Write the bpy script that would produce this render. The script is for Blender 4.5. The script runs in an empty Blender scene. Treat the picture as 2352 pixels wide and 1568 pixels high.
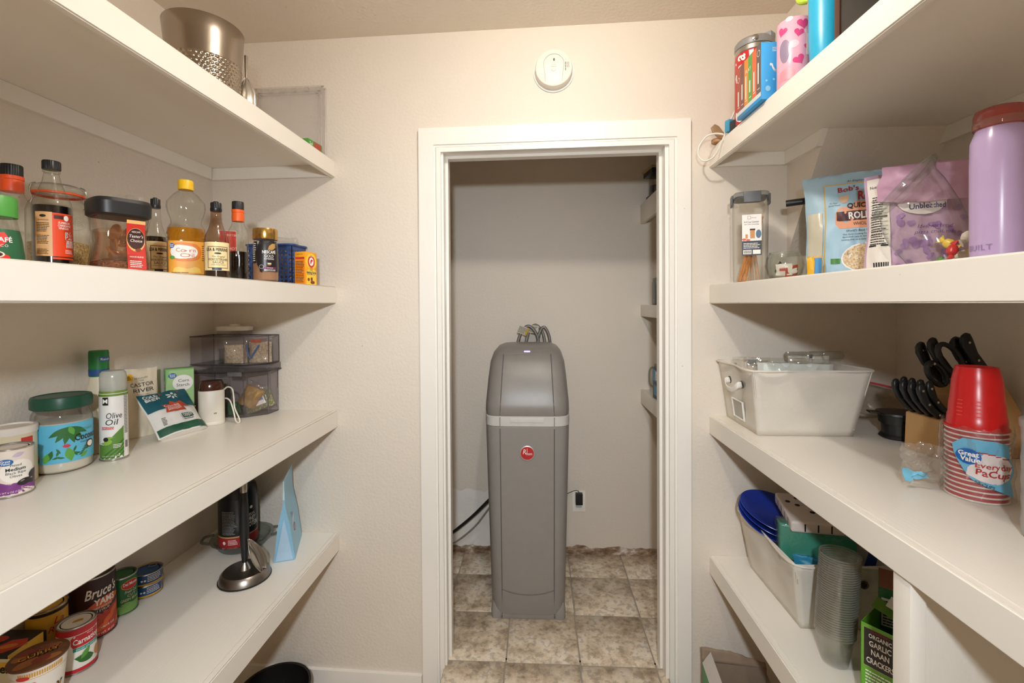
import bpy, bmesh, math, random
from mathutils import Vector, Matrix, noise
PI = math.pi
random.seed(7)
scene = bpy.context.scene
C = scene.collection

# ---------------------------------------------------------------- camera
K = -0.0316                      # the door wall is slightly out of square with the shelves
DW = 1.7973
def camera():
    cd = bpy.data.cameras.new('camera'); cam = bpy.data.objects.new('camera', cd); C.objects.link(cam)
    cd.sensor_fit = 'HORIZONTAL'; cd.sensor_width = 36.0
    cd.lens = 1060.2564 / 2352 * 36.0
    cd.shift_y = -(784 - 712.28) / 2352
    cd.clip_start = 0.02
    yaw, pitch, roll = 0.0514, 0.0134, -0.0062
    cam.matrix_world = (Matrix.Translation((0, 0, 1.44)) @ Matrix.Rotation(yaw, 4, 'Z')
        @ Matrix.Rotation(PI / 2 - pitch, 4, 'X') @ Matrix.Rotation(roll, 4, 'Z'))
    scene.camera = cam
camera()
# ---------------------------------------------------------------- world, lights, exposure
w = bpy.data.worlds.new('world'); scene.world = w; w.use_nodes = True
w.node_tree.nodes['Background'].inputs[0].default_value = (1.0, 0.74, 0.48, 1)
w.node_tree.nodes['Background'].inputs[1].default_value = 0.42
vs = scene.view_settings
vs.view_transform = 'Standard'; vs.look = 'None'; vs.exposure = -0.12; vs.gamma = 1.0; vs.use_curve_mapping = False
def flash():                     # the photographer's flash, on a stand behind the camera, aimed a little left and down
    l = bpy.data.lights.new('camera_flash', 'SPOT'); l.shadow_soft_size = 0.045
    l.energy = 130.0; l.color = (0.885, 0.95, 1.0); l.spot_size = math.radians(104); l.spot_blend = 1.0
    o = bpy.data.objects.new('camera_flash', l); C.objects.link(o)
    o.location = (0.005, -0.40, 1.745); o.rotation_euler = Vector((-0.10, 0.90, -0.43)).to_track_quat('-Z', 'Y').to_euler()
flash()
scene.cycles.max_bounces = 14; scene.cycles.diffuse_bounces = 12; scene.cycles.transparent_max_bounces = 64
scene.cycles.caustics_reflective = False; scene.cycles.caustics_refractive = False
scene.cycles.sample_clamp_indirect = 8.0
LAMP = (0.07, 0.84, 2.44)
LAMP_STRENGTH = 620.0

# ---------------------------------------------------------------- materials
def S(r, g=None, b=None):
    if g is None:
        h = r.lstrip('#'); r, g, b = int(h[0:2], 16), int(h[2:4], 16), int(h[4:6], 16)
    f = lambda c: (c / 255 / 12.92) if c / 255 <= 0.04045 else ((c / 255 + 0.055) / 1.055) ** 2.4
    return (f(r), f(g), f(b), 1)
MC = {}
def _new(name):
    m = bpy.data.materials.new(name); m.use_nodes = True
    nt = m.node_tree; nt.nodes.clear()
    out = nt.nodes.new('ShaderNodeOutputMaterial')
    return m, nt, out
def nd(nt, t, **kw):
    n = nt.nodes.new(t)
    for k, v in kw.items():
        if isinstance(k, str) and hasattr(n, k): setattr(n, k, v)
    return n
def M(col, rough=0.5, metal=0.0, vary=0.06, vscale=30.0, bump=0.0, bscale=200.0, stretch=None, spec=0.5, emit=0.0, coat=0.0):
    """principled surface whose colour wanders a little with a noise field"""
    key = ('std', col, rough, metal, vary, vscale, bump, bscale, stretch, spec, emit, coat)
    if key in MC: return MC[key]
    m, nt, out = _new('surface_%s' % (col.lstrip('#') if isinstance(col, str) else 'c'))
    b = nt.nodes.new('ShaderNodeBsdfPrincipled'); nt.links.new(b.outputs[0], out.inputs[0])
    c = S(col)
    tc = nt.nodes.new('ShaderNodeTexCoord'); mp = nt.nodes.new('ShaderNodeMapping')
    if stretch: mp.inputs['Scale'].default_value = stretch
    nt.links.new(tc.outputs['Object'], mp.inputs[0])
    n = nt.nodes.new('ShaderNodeTexNoise'); n.inputs['Scale'].default_value = vscale; n.inputs['Detail'].default_value = 4
    nt.links.new(mp.outputs[0], n.inputs['Vector'])
    mx = nt.nodes.new('ShaderNodeMix'); mx.data_type = 'RGBA'
    d = [max(0, x * (1 - vary * 2)) for x in c[:3]] + [1]; e = [min(1, x * (1 + vary)) for x in c[:3]] + [1]
    mx.inputs[6].default_value = d; mx.inputs[7].default_value = e
    nt.links.new(n.outputs[0], mx.inputs[0]); nt.links.new(mx.outputs[2], b.inputs['Base Color'])
    b.inputs['Roughness'].default_value = rough; b.inputs['Metallic'].default_value = metal
    b.inputs['Specular IOR Level'].default_value = spec
    if coat: b.inputs['Coat Weight'].default_value = coat
    if emit:
        nt.links.new(mx.outputs[2], b.inputs['Emission Color']); b.inputs['Emission Strength'].default_value = emit
    if bump:
        n2 = nt.nodes.new('ShaderNodeTexNoise'); n2.inputs['Scale'].default_value = bscale; n2.inputs['Detail'].default_value = 3
        nt.links.new(mp.outputs[0], n2.inputs['Vector'])
        bp = nt.nodes.new('ShaderNodeBump'); bp.inputs['Strength'].default_value = bump; bp.inputs['Distance'].default_value = 0.002
        nt.links.new(n2.outputs[0], bp.inputs['Height']); nt.links.new(bp.outputs[0], b.inputs['Normal'])
    MC[key] = m
    return m
def G(tint='#f4f6f4', haze=0.0, hazecol='#ffffff', rough=0.03, ior=1.45, bump=0.0, bscale=60.0, edge=0.5):
    """thin clear glass or plastic film: see-through with a Fresnel sheen and optional milky haze"""
    key = ('g', tint, haze, hazecol, rough, ior, bump, bscale, edge)
    if key in MC: return MC[key]
    m, nt, out = _new('clear_%s' % tint.lstrip('#'))
    tr = nt.nodes.new('ShaderNodeBsdfTransparent'); tr.inputs[0].default_value = S(tint)
    gl = nt.nodes.new('ShaderNodeBsdfGlossy'); gl.inputs['Roughness'].default_value = rough
    fr = nt.nodes.new('ShaderNodeLayerWeight'); fr.inputs[0].default_value = 0.5
    pw = nt.nodes.new('ShaderNodeMath'); pw.operation = 'POWER'; pw.inputs[1].default_value = 4.0
    nt.links.new(fr.outputs['Facing'], pw.inputs[0])
    rm = nt.nodes.new('ShaderNodeMapRange'); f0 = ((ior - 1) / (ior + 1)) ** 2
    rm.inputs[3].default_value = f0 * 1.5; rm.inputs[4].default_value = 0.62
    nt.links.new(pw.outputs[0], rm.inputs[0])
    ed = nt.nodes.new('ShaderNodeMix'); ed.data_type = 'RGBA'; c_ = S(tint)
    ed.inputs[6].default_value = c_; ed.inputs[7].default_value = [x * edge for x in c_[:3]] + [1]
    nt.links.new(pw.outputs[0], ed.inputs[0]); nt.links.new(ed.outputs[2], tr.inputs[0])
    mx = nt.nodes.new('ShaderNodeMixShader')
    nt.links.new(rm.outputs[0], mx.inputs[0]); nt.links.new(gl.outputs[0], mx.inputs[2])
    last = tr
    tc = nt.nodes.new('ShaderNodeTexCoord')
    n = nt.nodes.new('ShaderNodeTexNoise'); n.inputs['Scale'].default_value = bscale
    nt.links.new(tc.outputs['Object'], n.inputs['Vector'])
    if haze:
        df = nt.nodes.new('ShaderNodeBsdfDiffuse'); df.inputs[0].default_value = S(hazecol)
        tl = nt.nodes.new('ShaderNodeBsdfTranslucent'); tl.inputs[0].default_value = S(hazecol)
        m2 = nt.nodes.new('ShaderNodeMixShader'); m2.inputs[0].default_value = 0.35
        nt.links.new(df.outputs[0], m2.inputs[1]); nt.links.new(tl.outputs[0], m2.inputs[2])
        mh = nt.nodes.new('ShaderNodeMixShader'); mh.inputs[0].default_value = haze
        nt.links.new(tr.outputs[0], mh.inputs[1]); nt.links.new(m2.outputs[0], mh.inputs[2])
        last = mh
    nt.links.new(last.outputs[0], mx.inputs[1]); nt.links.new(mx.outputs[0], out.inputs[0])
    if bump:
        bp = nt.nodes.new('ShaderNodeBump'); bp.inputs['Strength'].default_value = bump; bp.inputs['Distance'].default_value = 0.004
        nt.links.new(n.outputs[0], bp.inputs['Height'])
        nt.links.new(bp.outputs[0], gl.inputs['Normal']); nt.links.new(bp.outputs[0], fr.inputs['Normal'])
    MC[key] = m
    return m
def wall_paint(name, col, rough, fine, amp, streak=None):
    """rolled wall paint with orange-peel relief, or brushed paint when streak is given"""
    m, nt, out = _new(name)
    b = nt.nodes.new('ShaderNodeBsdfPrincipled'); nt.links.new(b.outputs[0], out.inputs[0])
    g = nt.nodes.new('ShaderNodeNewGeometry'); mp = nt.nodes.new('ShaderNodeMapping')
    nt.links.new(g.outputs['Position'], mp.inputs[0])
    if streak: mp.inputs['Scale'].default_value = streak
    n = nt.nodes.new('ShaderNodeTexNoise'); n.inputs['Scale'].default_value = fine; n.inputs['Detail'].default_value = 3.5
    nt.links.new(mp.outputs[0], n.inputs['Vector'])
    big = nt.nodes.new('ShaderNodeTexNoise'); big.inputs['Scale'].default_value = 1.7; big.inputs['Detail'].default_value = 5
    nt.links.new(g.outputs['Position'], big.inputs['Vector'])
    mx = nt.nodes.new('ShaderNodeMix'); mx.data_type = 'RGBA'
    c = S(col); mx.inputs[6].default_value = [x * 0.93 for x in c[:3]] + [1]; mx.inputs[7].default_value = [min(1, x * 1.05) for x in c[:3]] + [1]
    nt.links.new(big.outputs[0], mx.inputs[0])
    # specks and scuffs
    v = nt.nodes.new('ShaderNodeTexVoronoi'); v.inputs['Scale'].default_value = 9.0
    nt.links.new(g.outputs['Position'], v.inputs['Vector'])
    r = nt.nodes.new('ShaderNodeMapRange'); r.inputs[1].default_value = 0.012; r.inputs[2].default_value = 0.028
    r.inputs[3].default_value = 0.55; r.inputs[4].default_value = 1.0
    nt.links.new(v.outputs['Distance'], r.inputs[0])
    mu = nt.nodes.new('ShaderNodeMix'); mu.data_type = 'RGBA'; mu.blend_type = 'MULTIPLY'; mu.inputs[0].default_value = 1.0
    nt.links.new(mx.outputs[2], mu.inputs[6]); nt.links.new(r.outputs[0], mu.inputs[7])
    nt.links.new(mu.outputs[2], b.inputs['Base Color'])
    b.inputs['Roughness'].default_value = rough
    bp = nt.nodes.new('ShaderNodeBump'); bp.inputs['Strength'].default_value = amp; bp.inputs['Distance'].default_value = 0.003
    nt.links.new(n.outputs[0], bp.inputs['Height']); nt.links.new(bp.outputs[0], b.inputs['Normal'])
    return m
WALL = wall_paint('beige_wall_paint', '#ded5c9', 0.62, 95.0, 0.5)
CEIL = wall_paint('ceiling_paint', '#e4dbcf', 0.8, 75.0, 0.6)
TRIM = wall_paint('white_gloss_trim_paint', '#eeebe5', 0.28, 60.0, 0.04, (1, 1, 0.15))
SHELFP = wall_paint('white_brushed_shelf_paint', '#ebe6dd', 0.34, 26.0, 0.10, (9.0, 0.35, 2.0))
def tile_mat():
    m, nt, out = _new('mottled_travertine_tile')
    b = nt.nodes.new('ShaderNodeBsdfPrincipled'); nt.links.new(b.outputs[0], out.inputs[0])
    g = nt.nodes.new('ShaderNodeNewGeometry'); oi = nt.nodes.new('ShaderNodeObjectInfo')
    ad = nt.nodes.new('ShaderNodeVectorMath'); ad.operation = 'MULTIPLY_ADD'
    nt.links.new(g.outputs['Position'], ad.inputs[0]); ad.inputs[1].default_value = (1, 1, 1)
    cb = nt.nodes.new('ShaderNodeCombineXYZ'); mm = nt.nodes.new('ShaderNodeMath'); mm.operation = 'MULTIPLY'; mm.inputs[1].default_value = 40
    nt.links.new(oi.outputs['Random'], mm.inputs[0]); nt.links.new(mm.outputs[0], cb.inputs[2]); nt.links.new(cb.outputs[0], ad.inputs[2])
    n = nt.nodes.new('ShaderNodeTexNoise'); n.inputs['Scale'].default_value = 12; n.inputs['Detail'].default_value = 9; n.inputs['Roughness'].default_value = 0.68
    nt.links.new(ad.outputs[0], n.inputs['Vector'])
    cr = nt.nodes.new('ShaderNodeValToRGB')
    e = cr.color_ramp.elements
    e[0].position = 0.34; e[0].color = S('#ad9a82'); e[1].position = 0.66; e[1].color = S('#f0e6d8')
    x = e.new(0.46); x.color = S('#d2c0a8'); x = e.new(0.54); x.color = S('#e4d5bf')
    nt.links.new(n.outputs[0], cr.inputs[0])
    n2 = nt.nodes.new('ShaderNodeTexNoise'); n2.inputs['Scale'].default_value = 45; n2.inputs['Detail'].default_value = 5
    nt.links.new(ad.outputs[0], n2.inputs['Vector'])
    r2 = nt.nodes.new('ShaderNodeMapRange'); r2.inputs[1].default_value = 0.42; r2.inputs[2].default_value = 0.48; r2.inputs[3].default_value = 0.72; r2.inputs[4].default_value = 1
    nt.links.new(n2.outputs[0], r2.inputs[0])
    mu = nt.nodes.new('ShaderNodeMix'); mu.data_type = 'RGBA'; mu.blend_type = 'MULTIPLY'; mu.inputs[0].default_value = 1
    nt.links.new(cr.outputs[0], mu.inputs[6]); nt.links.new(r2.outputs[0], mu.inputs[7])
    nt.links.new(mu.outputs[2], b.inputs['Base Color'])
    b.inputs['Roughness'].default_value = 0.5
    bp = nt.nodes.new('ShaderNodeBump'); bp.inputs['Strength'].default_value = 0.15; bp.inputs['Distance'].default_value = 0.003
    nt.links.new(n.outputs[0], bp.inputs['Height']); nt.links.new(bp.outputs[0], b.inputs['Normal'])
    return m
TILE = tile_mat()
def grime_mat():
    m, nt, out = _new('torn_drywall_grime')
    b = nt.nodes.new('ShaderNodeBsdfPrincipled'); nt.links.new(b.outputs[0], out.inputs[0])
    g = nt.nodes.new('ShaderNodeNewGeometry'); mp = nt.nodes.new('ShaderNodeMapping'); mp.inputs['Scale'].default_value = (1, 1, 2.2)
    nt.links.new(g.outputs['Position'], mp.inputs[0])
    n = nt.nodes.new('ShaderNodeTexNoise'); n.inputs['Scale'].default_value = 11; n.inputs['Detail'].default_value = 8; n.inputs['Roughness'].default_value = 0.7
    nt.links.new(mp.outputs[0], n.inputs['Vector'])
    cr = nt.nodes.new('ShaderNodeValToRGB'); e = cr.color_ramp.elements
    e[0].position = 0.36; e[0].color = S('#5f4a38'); e[1].position = 0.62; e[1].color = S('#ddd5cb')
    x = e.new(0.45); x.color = S('#8a7059'); x = e.new(0.53); x.color = S('#a8937d')
    nt.links.new(n.outputs[0], cr.inputs[0]); nt.links.new(cr.outputs[0], b.inputs['Base Color']); b.inputs['Roughness'].default_value = 0.9
    bp = nt.nodes.new('ShaderNodeBump'); bp.inputs['Strength'].default_value = 0.5; bp.inputs['Distance'].default_value = 0.006
    nt.links.new(n.outputs[0], bp.inputs['Height']); nt.links.new(bp.outputs[0], b.inputs['Normal'])
    return m
GRIME = grime_mat()
def granular(name, cols, scale, bump=0.6):
    """loose food: cells of a few colours with relief"""
    m, nt, out = _new(name)
    b = nt.nodes.new('ShaderNodeBsdfPrincipled'); nt.links.new(b.outputs[0], out.inputs[0])
    tc = nt.nodes.new('ShaderNodeTexCoord'); v = nt.nodes.new('ShaderNodeTexVoronoi'); v.inputs['Scale'].default_value = scale
    nt.links.new(tc.outputs['Object'], v.inputs['Vector'])
    sx = nt.nodes.new('ShaderNodeSeparateColor'); nt.links.new(v.outputs['Color'], sx.inputs[0])
    cr = nt.nodes.new('ShaderNodeValToRGB'); e = cr.color_ramp.elements
    e[0].color = S(cols[0]); e[1].color = S(cols[-1])
    for i, c in enumerate(cols[1:-1]): x = e.new((i + 1) / (len(cols) - 1)); x.color = S(c)
    nt.links.new(sx.outputs[0], cr.inputs[0]); nt.links.new(cr.outputs[0], b.inputs['Base Color']); b.inputs['Roughness'].default_value = 0.75
    bp = nt.nodes.new('ShaderNodeBump'); bp.inputs['Strength'].default_value = bump; bp.inputs['Distance'].default_value = 0.003
    nt.links.new(v.outputs['Distance'], bp.inputs['Height']); nt.links.new(bp.outputs[0], b.inputs['Normal'])
    return m
BLACK = M('#17181a', 0.38); WHITE = M('#eeeae4', 0.5); STEEL = M('#b9b4ac', 0.28, 1.0, bump=0.08, bscale=300, stretch=(1, 1, 0.05))
CHROME = M('#c9c6c0', 0.16, 1.0)
GLASS = G('#fafbf8')
PRINTK = M('#1a1815', 0.5, vary=0); PRINTW = M('#f4f1ec', 0.5, vary=0)

# ---------------------------------------------------------------- mesh helpers
def raw(verts, faces):
    me = bpy.data.meshes.new('mesh'); me.from_pydata([tuple(v) for v in verts], [], faces); me.update()
    return me
def smooth(me, ang=35):
    if ang <= 0: return me
    for p in me.polygons: p.use_smooth = True
    try: me.set_sharp_from_angle(angle=math.radians(ang))
    except Exception: pass
    return me
def part(parent, name, me, mat, loc=None, rot=None, label=None, kind=None):
    o = bpy.data.objects.new(name, me); C.objects.link(o)
    me.name = name
    if mat is not None and not me.materials: me.materials.append(mat)
    if parent is not None: o.parent = parent
    if loc is not None: o.location = loc
    if rot is not None: o.rotation_euler = rot
    if label: o['label'] = label
    if kind: o['kind'] = kind
    return o
def thing(name, label, cat, loc=(0, 0, 0), rz=0.0, group=None, rot=None):
    o = bpy.data.objects.new(name, None); C.objects.link(o)
    o.empty_display_size = 0.05; o.location = loc; o.rotation_euler = rot if rot else (0, 0, rz)
    o['label'] = label; o['category'] = cat
    if group: o['group'] = group
    return o
def struct(name, me, mat, parent=None):
    o = part(parent, name, me, mat)
    if parent is None: o['kind'] = 'structure'
    return o
def box(x0, x1, y0, y1, z0, z1, bev=0.0, seg=2):
    bm = bmesh.new()
    bmesh.ops.create_cube(bm, size=1)
    for v in bm.verts:
        v.co = Vector((x0 + (v.co.x + .5) * (x1 - x0), y0 + (v.co.y + .5) * (y1 - y0), z0 + (v.co.z + .5) * (z1 - z0)))
    if bev: bmesh.ops.bevel(bm, geom=list(bm.edges), offset=bev, segments=seg, affect='EDGES', profile=0.6)
    bmesh.ops.recalc_face_normals(bm, faces=bm.faces)
    me = bpy.data.meshes.new('box'); bm.to_mesh(me); bm.free()
    return smooth(me, 50) if bev else me
def joinm(*mes):
    bm = bmesh.new()
    for m_ in mes: bm.from_mesh(m_)
    me = bpy.data.meshes.new('joined'); bm.to_mesh(me); bm.free()
    return smooth(me, 40)
def se(a, rx, ry, n):            # superellipse point
    c, s = math.cos(a), math.sin(a); e = 2.0 / n
    return (rx * math.copysign(abs(c) ** e, c), ry * math.copysign(abs(s) ** e, s))
def loft(secs, seg=32, cap0=True, cap1=True, ang=35, fn=None):
    """stack of superellipse sections (z, rx, ry, n[, cx, cy])"""
    vs_, fs = [], []
    for s in secs:
        z, rx, ry, n = s[:4]; cx, cy = (s[4], s[5]) if len(s) > 4 else (0, 0)
        for i in range(seg):
            a = 2 * PI * (i + .5) / seg
            x, y = se(a, rx, ry, n); p = Vector((x + cx, y + cy, z))
            if fn: p = fn(p, a)
            vs_.append(p)
    for k in range(len(secs) - 1):
        for i in range(seg):
            j = (i + 1) % seg
            fs.append((k * seg + i, k * seg + j, (k + 1) * seg + j, (k + 1) * seg + i))
    if cap0: fs.append(tuple(reversed(range(seg))))
    if cap1: fs.append(tuple(range((len(secs) - 1) * seg, len(secs) * seg)))
    return smooth(raw(vs_, fs), ang)
def lathe(prof, seg=32, cap0=True, cap1=True, ang=35, fn=None):
    return loft([(z, max(r, 1e-4), max(r, 1e-4), 2) for r, z in prof], seg, cap0, cap1, ang, fn)
def prism(outline, y0, y1, axis='Y', bev=0.0):
    """extrude a 2-D outline; axis Y: outline is (x,z); axis Z: (x,y); axis X: (y,z)"""
    bm = bmesh.new()
    f = {'Y': lambda p, t: (p[0], t, p[1]), 'Z': lambda p, t: (p[0], p[1], t), 'X': lambda p, t: (t, p[0], p[1])}[axis]
    a = [bm.verts.new(f(p, y0)) for p in outline]; b = [bm.verts.new(f(p, y1)) for p in outline]
    bm.faces.new(a); bm.faces.new(list(reversed(b)))
    n = len(a)
    for i in range(n): bm.faces.new((a[i], b[i], b[(i + 1) % n], a[(i + 1) % n]))
    bmesh.ops.recalc_face_normals(bm, faces=bm.faces)
    if bev: bmesh.ops.bevel(bm, geom=[e for e in bm.edges], offset=bev, segments=2, affect='EDGES')
    me = bpy.data.meshes.new('prism'); bm.to_mesh(me); bm.free()
    return smooth(me, 40)
def spline(pts, n=8, closed=False):
    pts = [Vector(p) for p in pts]; out = []
    m = len(pts)
    for i in range(m if closed else m - 1):
        g = lambda k: pts[k % m] if closed else pts[max(0, min(m - 1, k))]
        p0, p1, p2, p3 = g(i - 1), g(i), g(i + 1), g(i + 2)
        for k in range(n):
            t = k / n
            out.append(0.5 * ((2 * p1) + (-p0 + p2) * t + (2 * p0 - 5 * p1 + 4 * p2 - p3) * t * t + (-p0 + 3 * p1 - 3 * p2 + p3) * t ** 3))
    if not closed: out.append(pts[-1])
    return out
def tube(pts, r, seg=8, n=8, closed=False, sx=1.0):
    """swept tube along a smooth path; r is a number or a function of 0..1"""
    P = spline(pts, n, closed); vs_, fs = [], []
    up = Vector((0.13, 0.21, 0.97)); m = len(P)
    prev = None
    for i, p in enumerate(P):
        a = P[(i - 1) % m] if (closed or i) else P[0]; b = P[(i + 1) % m] if (closed or i < m - 1) else P[-1]
        t = (b - a).normalized()
        if prev is None: x = t.cross(up)
        else: x = prev - t * prev.dot(t)
        x.normalize(); prev = x; y = t.cross(x)
        rr = r(i / max(1, m - 1)) if callable(r) else r
        for k in range(seg):
            q = 2 * PI * k / seg
            vs_.append(p + x * (math.cos(q) * rr * sx) + y * (math.sin(q) * rr))
    for i in range(m if closed else m - 1):
        i2 = (i + 1) % m
        for k in range(seg):
            k2 = (k + 1) % seg
            fs.append((i * seg + k, i * seg + k2, i2 * seg + k2, i2 * seg + k))
    if not closed:
        fs.append(tuple(reversed(range(seg)))); fs.append(tuple(range((m - 1) * seg, m * seg)))
    return smooth(raw(vs_, fs), 45)
def surf(fn, nu, nv, wrapu=False):
    vs_ = [fn(i / nu, j / nv) for j in range(nv + 1) for i in range(nu if wrapu else nu + 1)]
    w_ = nu if wrapu else nu + 1
    fs = []
    for j in range(nv):
        for i in range(nu):
            i2 = (i + 1) % w_
            fs.append((j * w_ + i, j * w_ + i2, (j + 1) * w_ + i2, (j + 1) * w_ + i))
    return smooth(raw(vs_, fs), 60)
def nz(p, s=1.0, seed=0.0): return noise.noise(Vector((p[0] * s + seed, p[1] * s + seed * 1.7, p[2] * s - seed)))

# ---- flat print: 2-D shapes laid on a surface through a map (u right, v up, o off the surface)
def R(u0, v0, u1, v1, nu=10, nv=2):
    vs_ = [(u0 + (u1 - u0) * i / nu, v0 + (v1 - v0) * j / nv) for j in range(nv + 1) for i in range(nu + 1)]
    return vs_, [(j * (nu + 1) + i, j * (nu + 1) + i + 1, (j + 1) * (nu + 1) + i + 1, (j + 1) * (nu + 1) + i) for j in range(nv) for i in range(nu)]
def PG(outline, rings=4):
    per = sum(math.dist(a, b) for a, b in zip(outline, outline[1:] + outline[:1])); step = per / 26; dense = []
    for a, b in zip(outline, outline[1:] + outline[:1]):
        m_ = max(1, int(math.dist(a, b) / step))
        dense += [(a[0] + (b[0] - a[0]) * i / m_, a[1] + (b[1] - a[1]) * i / m_) for i in range(m_)]
    outline = dense; rings = max(rings, 4)
    n = len(outline); cx = sum(p[0] for p in outline) / n; cy = sum(p[1] for p in outline) / n
    vs_ = [(cx, cy)]; fs = []
    for k in range(1, rings + 1):
        for p in outline: vs_.append((cx + (p[0] - cx) * k / rings, cy + (p[1] - cy) * k / rings))
    for i in range(n): fs.append((0, 1 + i, 1 + (i + 1) % n))
    for k in range(rings - 1):
        for i in range(n):
            j = (i + 1) % n; a = 1 + k * n; b = 1 + (k + 1) * n
            fs.append((a + i, b + i, b + j, a + j))
    return vs_, fs
def EL(cu, cv, ru, rv, rot=0, n=20):
    c, s = math.cos(rot), math.sin(rot)
    return PG([(cu + ru * math.cos(a) * c - rv * math.sin(a) * s, cv + ru * math.cos(a) * s + rv * math.sin(a) * c) for a in [2 * PI * i / n for i in range(n)]], 3)
def RING(cu, cv, ru, rv, th, n=28):
    vs_ = []
    for i in range(n):
        a = 2 * PI * i / n
        vs_ += [(cu + ru * math.cos(a), cv + rv * math.sin(a)), (cu + (ru - th) * math.cos(a), cv + (rv - th) * math.sin(a))]
    return vs_, [(2 * i, 2 * ((i + 1) % n), 2 * ((i + 1) % n) + 1, 2 * i + 1) for i in range(n)]
def FRAME(u0, v0, u1, v1, t):
    a = [R(u0, v0, u1, v0 + t), R(u0, v1 - t, u1, v1), R(u0, v0 + t, u0 + t, v1 - t, 2, 4), R(u1 - t, v0 + t, u1, v1 - t, 2, 4)]
    return a
def LEAF(cu, cv, L, W, rot):
    o = []
    for i in range(9): t = i / 8; o.append((t * L, W * math.sin(PI * t) * 0.5))
    for i in range(7, 0, -1): t = i / 8; o.append((t * L, -W * math.sin(PI * t) * 0.5))
    c, s = math.cos(rot), math.sin(rot)
    return PG([(cu + x * c - y * s, cv + x * s + y * c) for x, y in o], 2)
def LINES(u0, v0, u1, v1, n, th=0.4, seed=1, gap=0.25):
    """rows of fine print too small to read, as broken strips"""
    rnd = random.Random(seed); out = []
    dv = (v0 - v1) / n
    for i in range(n):
        v = v1 + dv * (i + .5); u = u0; end = u1 - (u1 - u0) * rnd.random() * gap
        while u < end:
            L = (u1 - u0) * (0.06 + 0.14 * rnd.random()); e_ = min(end, u + L)
            out.append(R(u, v - abs(dv) * th / 2, e_, v + abs(dv) * th / 2, 2, 1)); u = e_ + (u1 - u0) * 0.02
    return out
TXT = {}
def T(s, cu, cv, h, al='C', w=None, shear=0.0, rot=0.0, bold=0.0, sp=1.0):
    """lettering of cap height h (or fitted to width w) whose baseline starts at (cu, cv)"""
    key = (s, al, shear, bold, sp)
    if key not in TXT:
        c = bpy.data.curves.new('lettering', 'FONT'); c.body = s; c.resolution_u = 2
        c.shear = shear; c.offset = bold; c.space_character = sp
        c.align_x = {'C': 'CENTER', 'L': 'LEFT', 'R': 'RIGHT'}[al]
        o = bpy.data.objects.new('lettering', c); me = bpy.data.meshes.new_from_object(o)
        TXT[key] = ([(v.co.x, v.co.y) for v in me.vertices], [tuple(p.vertices) for p in me.polygons])
        bpy.data.objects.remove(o); bpy.data.curves.remove(c); bpy.data.meshes.remove(me)
    vs_, fs = TXT[key]
    if not vs_: return [], []
    k = h / 0.70; kx = k
    if w:
        xs = [v[0] for v in vs_]; kx = w / max(1e-6, max(xs) - min(xs))
    c, s_ = math.cos(rot), math.sin(rot)
    return [(cu + x * kx * c - y * k * s_, cv + x * kx * s_ + y * k * c) for x, y in vs_], fs
def decal(parent, name, mp, off, mat, *shapes):
    first = None
    for s in shapes:
        vs_, fs = [], []
        for v, f in (s if isinstance(s, list) else [s]):
            b = len(vs_); vs_ += [mp(p[0], p[1], off) for p in v]; fs += [tuple(b + i for i in q) for q in f]
        o = part(parent, name, smooth(raw(vs_, fs), 60), mat, kind='stuff' if isinstance(s, list) else None)
        first = first or o
    return first
def cyl(r, phi):
    return lambda u, v, o: Vector(((r + o) * math.cos(phi + u / r), (r + o) * math.sin(phi + u / r), v))
def rev(prof, phi, rref):
    """map onto a lathe whose radius changes with height"""
    def f(u, v, o):
        r = prof[-1][0]
        for (r0, z0), (r1, z1) in zip(prof, prof[1:]):
            if z0 <= v <= z1 and z1 > z0: r = r0 + (r1 - r0) * (v - z0) / (z1 - z0); break
        a = phi + u / rref
        return Vector(((r + o) * math.cos(a), (r + o) * math.sin(a), v))
    return f
def flat(o, ux, vy):
    o, ux, vy = Vector(o), Vector(ux).normalized(), Vector(vy).normalized(); n = ux.cross(vy)
    return lambda u, v, of: o + ux * u + vy * v + n * of
def phi(x, y, d=0.0): return math.atan2(-y, -x) + d
def pm(hexcol, rough=0.45): return M(hexcol, rough, vary=0.02, vscale=60)

# ================================================================ the setting
ZF = -0.13
def wy(x, off=0.0): return DW + K * x + off
def wallbox(x0, x1, o0, o1, z0, z1):           # a box set along the door wall
    vs_ = [(x, wy(x, o), z) for z in (z0, z1) for x, o in ((x0, o0), (x1, o0), (x1, o1), (x0, o1))]
    return raw(vs_, [(3, 2, 1, 0), (4, 5, 6, 7), (0, 1, 5, 4), (1, 2, 6, 5), (2, 3, 7, 6), (3, 0, 4, 7)])
XLW, XRW, ZC = -1.325, 1.318, 2.506
OX0, OX1, OZ = -0.372, 0.502, 2.05             # rough opening
struct('wall_back', joinm(wallbox(XLW - .1, OX0, 0, .115, ZF - .05, ZC), wallbox(OX1, XRW + .1, 0, .115, ZF - .05, ZC), wallbox(OX0, OX1, 0, .115, OZ, ZC)), WALL)
struct('wall_left', box(XLW - .1, XLW, -1.6, 1.86, ZF - .05, ZC), WALL)
struct('wall_right', box(XRW, XRW + .1, -1.6, 1.78, ZF - .05, ZC), WALL)
struct('ceiling', box(XLW - .1, XRW + .1, -1.6, 2.8, ZC, ZC + .08), CEIL)
# boxed-in corner above the right shelves, its front leaning back to the door wall
struct('wall_corner', prism([(1.80, 1.588), (1.80, ZC), (1.222, ZC), (1.53, 2.0), (1.773, 1.60)], 0.933, XRW + .01, 'X'), WALL)
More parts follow.
